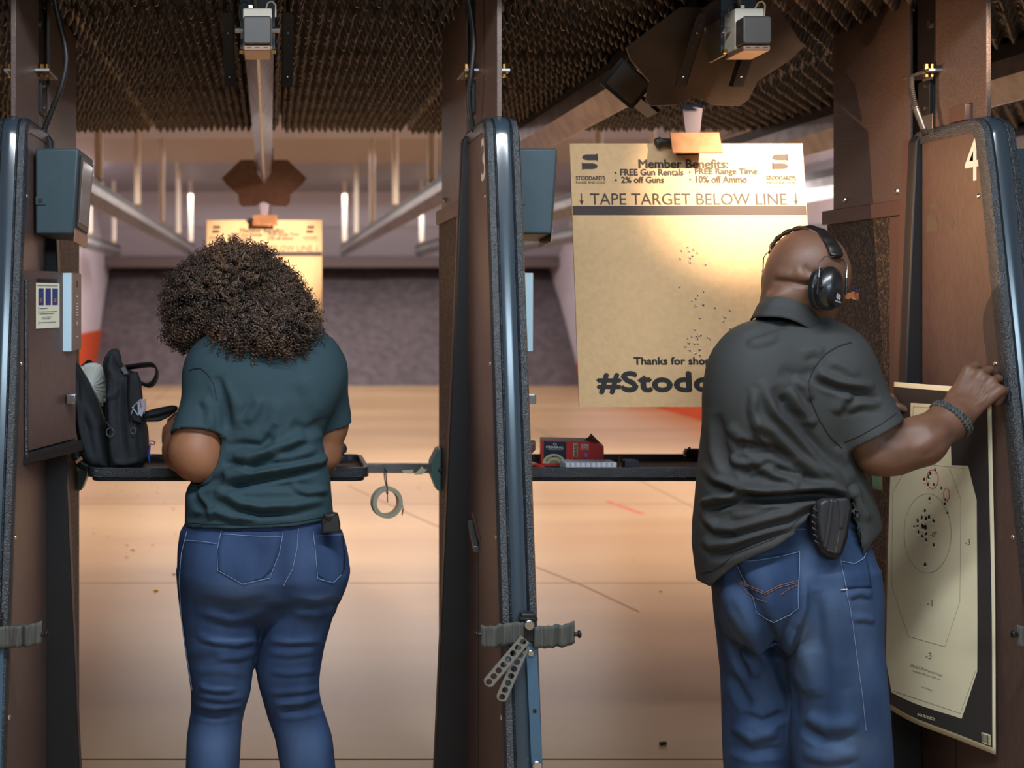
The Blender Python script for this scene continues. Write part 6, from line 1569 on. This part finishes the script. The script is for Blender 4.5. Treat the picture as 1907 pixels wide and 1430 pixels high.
obj('grip', MB().prism([(xg+.125, ZS+.0015), (xg+.185, ZS+.0015), (xg+.18, ZS+.0115), (xg+.12, ZS+.0115)], 'y', 3.46, 3.574), m_black, t, bevel=.003)
obj('muzzle', MB().cyl((xg-.004, 3.5625, ZS+.038), (xg+.0, 3.5625, ZS+.038), .006, 12), m_zinc, t)
obj('sight', MB().box((xg+.012, 3.561, ZS+.050), (xg+.018, 3.564, ZS+.055)), ms, t)

# ------------------------------------------------------------------ things on the left shelf
t = thing('pistol', (onshelf(628, 3.55), 3.55, ZS), 'black pistol lying on the left shelf tray beside the woman', 'pistol')
D = 3.56; xa = onshelf(606, D)
Pv, Fq = puff([(590, 846), (612, 836), (622, 829), (643, 827), (645, 841), (640, 850), (612, 857), (588, 858)], 3.56, .014, .006, .003)
nobj('slide_and_grip', Pv+np.array([0, 0, .004]), Fq, mat('slate_polymer', (64, 66, 72), .5), t)
obj('magazine_well', MB().tube([P(642, 828, 3.555), P(645, 835, 3.552), P(643, 843, 3.552)], .003, 8), m_black, t, smooth=60)
t = thing('cleaning_rod', (onshelf(630, 3.46), 3.46, ZS), 'short black rod on the left shelf tray in front of the pistol', 'rod')
obj('rod', MB().tube([(onshelf(605, 3.46), 3.47, ZS+.006), (onshelf(651, 3.46), 3.46, ZS+.006)], .005, 10), m_black, t, smooth=50)
obj('rod_tip', MB().tube([(onshelf(651, 3.46), 3.46, ZS+.006), (onshelf(654, 3.46), 3.4595, ZS+.006)], .0035, 10), m_dsteel, t)

m_bag = mat('black_pack_cloth', (46, 49, 53), .75, spec=.3, var=.1, vscale=30, bump=.5, bscale=500)
m_bag2 = mat('black_webbing', (30, 32, 36), .65, bump=.6, bscale=500)
t = thing('backpack', (onshelf(210, 3.52), 3.52, ZS), 'open black backpack standing on the left shelf tray', 'backpack')
DB = 3.50
def bagpart(nm, poly, D, T_, w_, m=m_bag, fl=(), dfn=None, par=None):
    Pv, Fq = puff(poly, D, T_, w_, .0042, dfn)
    if fl: Pv = folds(Pv, Fq, fl, 1.7)
    Pv[:, 2] = np.maximum(Pv[:, 2], ZS+.001)
    return nobj(nm, Pv, Fq, m, par or t)
bagpart('inner_lining', [(140, 690), (165, 668), (200, 690), (200, 760), (196, 860), (160, 860), (142, 800)], 3.60, .03, .02, mat('black_lining', (14, 14, 15), .9))
bagpart('left_panel', [(134, 674), (146, 676), (160, 700), (176, 735), (188, 765), (197, 790), (206, 830), (212, 872), (170, 874), (152, 852), (142, 800), (135, 740)], 3.50, .075, .04, fl=[([(150, 700), (158, 780), (172, 850)], 5, -.004), ([(165, 730), (180, 800), (190, 860)], 6, .004), ([(150, 740), (165, 770), (185, 800)], 8, .004), ([(144, 690), (146, 760), (158, 840)], 4, .004)])
bagpart('main_panel', [(197, 790), (197, 705), (191, 680), (200, 657), (213, 648), (222, 650), (227, 676), (240, 688), (256, 694), (262, 715), (266, 760), (276, 800), (279, 850), (264, 872), (205, 875), (199, 840)], 3.48, .08, .04,
        fl=[([(205, 700), (207, 780), (210, 860)], 4, .005), ([(225, 700), (222, 770), (228, 850)], 5, -.005), ([(238, 700), (240, 780), (246, 860)], 5, .004), ([(262, 790), (262, 830), (268, 860)], 5, -.004), ([(210, 860), (235, 862), (262, 855)], 4, .004), ([(196, 740), (212, 735), (222, 720)], 5, .003)])
bagpart('top_flap', [(190, 683), (194, 665), (205, 651), (219, 648), (226, 662), (226, 690), (212, 672), (202, 680), (196, 700)], 3.44, .014, .008)
bagpart('side_pocket', [(240, 695), (256, 690), (264, 712), (268, 770), (264, 790), (244, 784), (238, 740)], 3.41, .018, .010)
bagpart('hanging_flap', [(250, 776), (262, 768), (290, 760), (320, 754), (332, 756), (331, 765), (318, 775), (296, 785), (270, 785), (250, 782)], 3.44, .012, .008, m_bag2, fl=[([(262, 776), (290, 770), (325, 760)], 3, .003), ([(262, 780), (295, 778), (325, 768)], 2.5, -.003)])
def strapm(nm, pts, wv, m, par=t, th=.004):
    cps = [P(*q) for q in pts]; pp = []
    for i in range(len(cps)-1):
        p0, p1, p2, p3 = cps[max(i-1, 0)], cps[i], cps[i+1], cps[min(i+2, len(cps)-1)]
        for k in range(6):
            u = k/6; pp.append(.5*((2*p1)+(-p0+p2)*u+(2*p0-5*p1+4*p2-p3)*u*u+(-p0+3*p1-3*p2+p3)*u**3))
    pp.append(cps[-1]); mb = MB(); W_ = Vector(wv)
    for p in pp: mb.v += [tuple(p-W_), tuple(p+W_)]
    mb.f = [(2*i, 2*i+1, 2*i+3, 2*i+2) for i in range(len(pp)-1)]
    return obj(nm, mb, m, par, smooth=80, solid=th)
strapm('carry_handle', [(236, 684, 3.45), (258, 681, 3.44), (280, 679, 3.44), (291, 685, 3.45), (292, 700, 3.45), (284, 714, 3.45), (272, 717, 3.45), (256, 708, 3.45), (245, 696, 3.44)], (.002, .016, -.007), m_bag2)
strapm('zip_pull', [(198, 785, 3.40), (202, 792, 3.39), (207, 798, 3.385)], (.002, 0, .002), m_bag2)
for nm, cx_, cy_, rr in (('zip_ring', 205, 805, 7), ('zip_ring', 248, 802, 5)):
    obj(nm, MB().tube([P(cx_+rr*math.cos(a_), cy_+rr*1.1*math.sin(a_), 3.385) for a_ in np.linspace(0, 2*PI, 17)], .0016, 6, caps=False), mat('olive_cord', (96, 98, 84), .6), t, smooth=60)
obj('zipper', MB().tube([P(*q) for q in ((148, 682, 3.42), (166, 712, 3.40), (184, 748, 3.40), (195, 782, 3.40))], .0028, 6), m_bag2, t, smooth=60)
obj('zipper', MB().tube([P(*q) for q in ((238, 700, 3.39), (238, 740, 3.385), (242, 785, 3.385))], .0024, 6), m_dsteel, t, smooth=60)
obj('logo_patch', MB().cbox(P(232, 690, 3.41), (.012, .004, .022), Matrix.Rotation(-.5, 3, 'Y')), mat('grey_patch', (104, 104, 104), .6), t)
obj('shoulder_strap', MB().tube([P(140, 835, 3.42), P(138, 850, 3.42), P(150, 866, 3.42), P(162, 872, 3.42)], .006, 6, flat=2.2), m_bag2, t, smooth=60)
# fluted paper plates sticking out of the bag
pc = P(168, 722, 3.50)
grp = 'fluted paper plates in the backpack'
for k in range(3):
    tt = thing('paper_plate', pc+Vector((k*.004, k*.007, 0)), ('front', 'middle', 'rear')[k]+'most white fluted plate sticking out of the open backpack', 'plate', grp)
    Mp = Matrix.Rotation(math.radians(28-4*k), 3, 'Z') @ Matrix.Rotation(math.radians(90), 3, 'X') @ Matrix.Rotation(math.radians(8), 3, 'Y')
    mb = MB(); NN = 120; org_ = pc+Vector((k*.004, k*.009, k*.001))
    radii = [(0, 0), (.034, 0), (.044, -.003), (.062, -.008), (.071, -.009)]
    for ri_, (r_, h_) in enumerate(radii):
        for a_ in range(NN):
            th = 2*PI*a_/NN; fl = (math.sin(th*24)*(.0, .003, .006, .0085, .0085)[ri_] if ri_ >= 1 else 0)
            mb.v.append(tuple(org_+Mp @ Vector((r_*math.cos(th)*.74, r_*math.sin(th), h_+fl))))
    mb.f = [(i*NN+a_, i*NN+(a_+1) % NN, (i+1)*NN+(a_+1) % NN, (i+1)*NN+a_) for i in range(len(radii)-1) for a_ in range(NN)]
    obj('plate_body', mb, mat('white_plate', (222, 222, 214), .5), tt, smooth=60, solid=.001)
# glasses pouch items
t = thing('clear_glasses', P(262, 760, 3.40), 'clear safety glasses tucked in the backpack side pocket', 'glasses')
mc = mat('clear_plastic', (170, 180, 196), .15, spec=1.0)
obj('lens', MB().add([P(256, 748, 3.385), P(266, 742, 3.385), (P(270, 758, 3.385)), P(264, 776, 3.385), P(257, 770, 3.385)], [(0, 1, 2, 3, 4)]), mc, t, solid=.002)
obj('lens', MB().add([P(267, 744, 3.40), P(272, 742, 3.40), (P(273, 760, 3.40)), P(268, 772, 3.40)], [(0, 1, 2, 3)]), mat('pinkish_clear_plastic', (200, 170, 176), .15, spec=1.0), t, solid=.002)
for q in ([(244, 772, 3.385), (250, 755, 3.383), (262, 743, 3.384)], [(246, 758, 3.386), (252, 766, 3.383), (258, 774, 3.384)]):
    obj('temple', MB().tube([P(*a_) for a_ in q], .0016, 6), mc, t, smooth=60)
obj('nose_pad', MB().tube([P(261, 746, 3.380), P(263, 758, 3.380)], .0014, 6), m_redb, t)
t = thing('key_clip', P(282, 855, 3.42), 'blue cord and key clip hanging at the backpack side', 'clip')
mbl = mat('bright_blue_cord', (40, 84, 190), .4)
obj('clip_cord', MB().tube([P(278, 822, 3.40), P(284, 821, 3.40), P(289, 824, 3.40), P(286, 829, 3.40), P(281, 826, 3.40), P(279, 832, 3.40)], .0016, 6), mat('navy_cord', (34, 40, 78), .5), t, smooth=60)
obj('clip_body', MB().tube([P(280, 826, 3.39), P(278, 840, 3.39), P(277, 852, 3.39), P(279, 862, 3.39)], [.002, .0028, .003, .0012], 8), mbl, t, smooth=60)
obj('clip_tooth', MB().tube([P(278, 846, 3.388), P(283, 849, 3.388)], .0016, 6), mbl, t)
t = thing('wooden_stick', P(149, 857, 3.42), 'small reddish wooden stick behind the backpack strap', 'stick')
obj('stick', MB().cbox(P(147, 857, 3.40), (.022, .01, .009), Matrix.Rotation(-.7, 3, 'Y')), mat('reddish_wood', (150, 100, 80), .6), t, bevel=.001)
# spent cases on the floor
for i, (px, py, lb) in enumerate(((291, 1101, 'spent brass case on the floor left of the woman'), (1236, 1388, 'dark spent case on the floor left of the man'), (248, 1025, 'pale bullet fragment on the floor left of the woman, nearer the shelf'))):
    D = CH*F/(py-VY); p = P(px, py, D)
    t = thing('spent_case', (p.x, p.y, 0), lb, 'cartridge case')
    mm = (mat('case_brass', (206, 156, 72), .3, metal=.8), mat('case_dark', (70, 60, 24), .4, metal=.6), mat('pale_fragment', (236, 206, 186), .5))[i]
    r_ = .006
    obj('case_wall', MB().tube([(p.x-.012, p.y, r_), (p.x+.009, p.y+.004, r_)], r_, 10), mm, t, smooth=50)
    obj('case_rim', MB().tube([(p.x-.0135, p.y, r_), (p.x-.0122, p.y, r_)], r_*1.05, 10), mm, t)
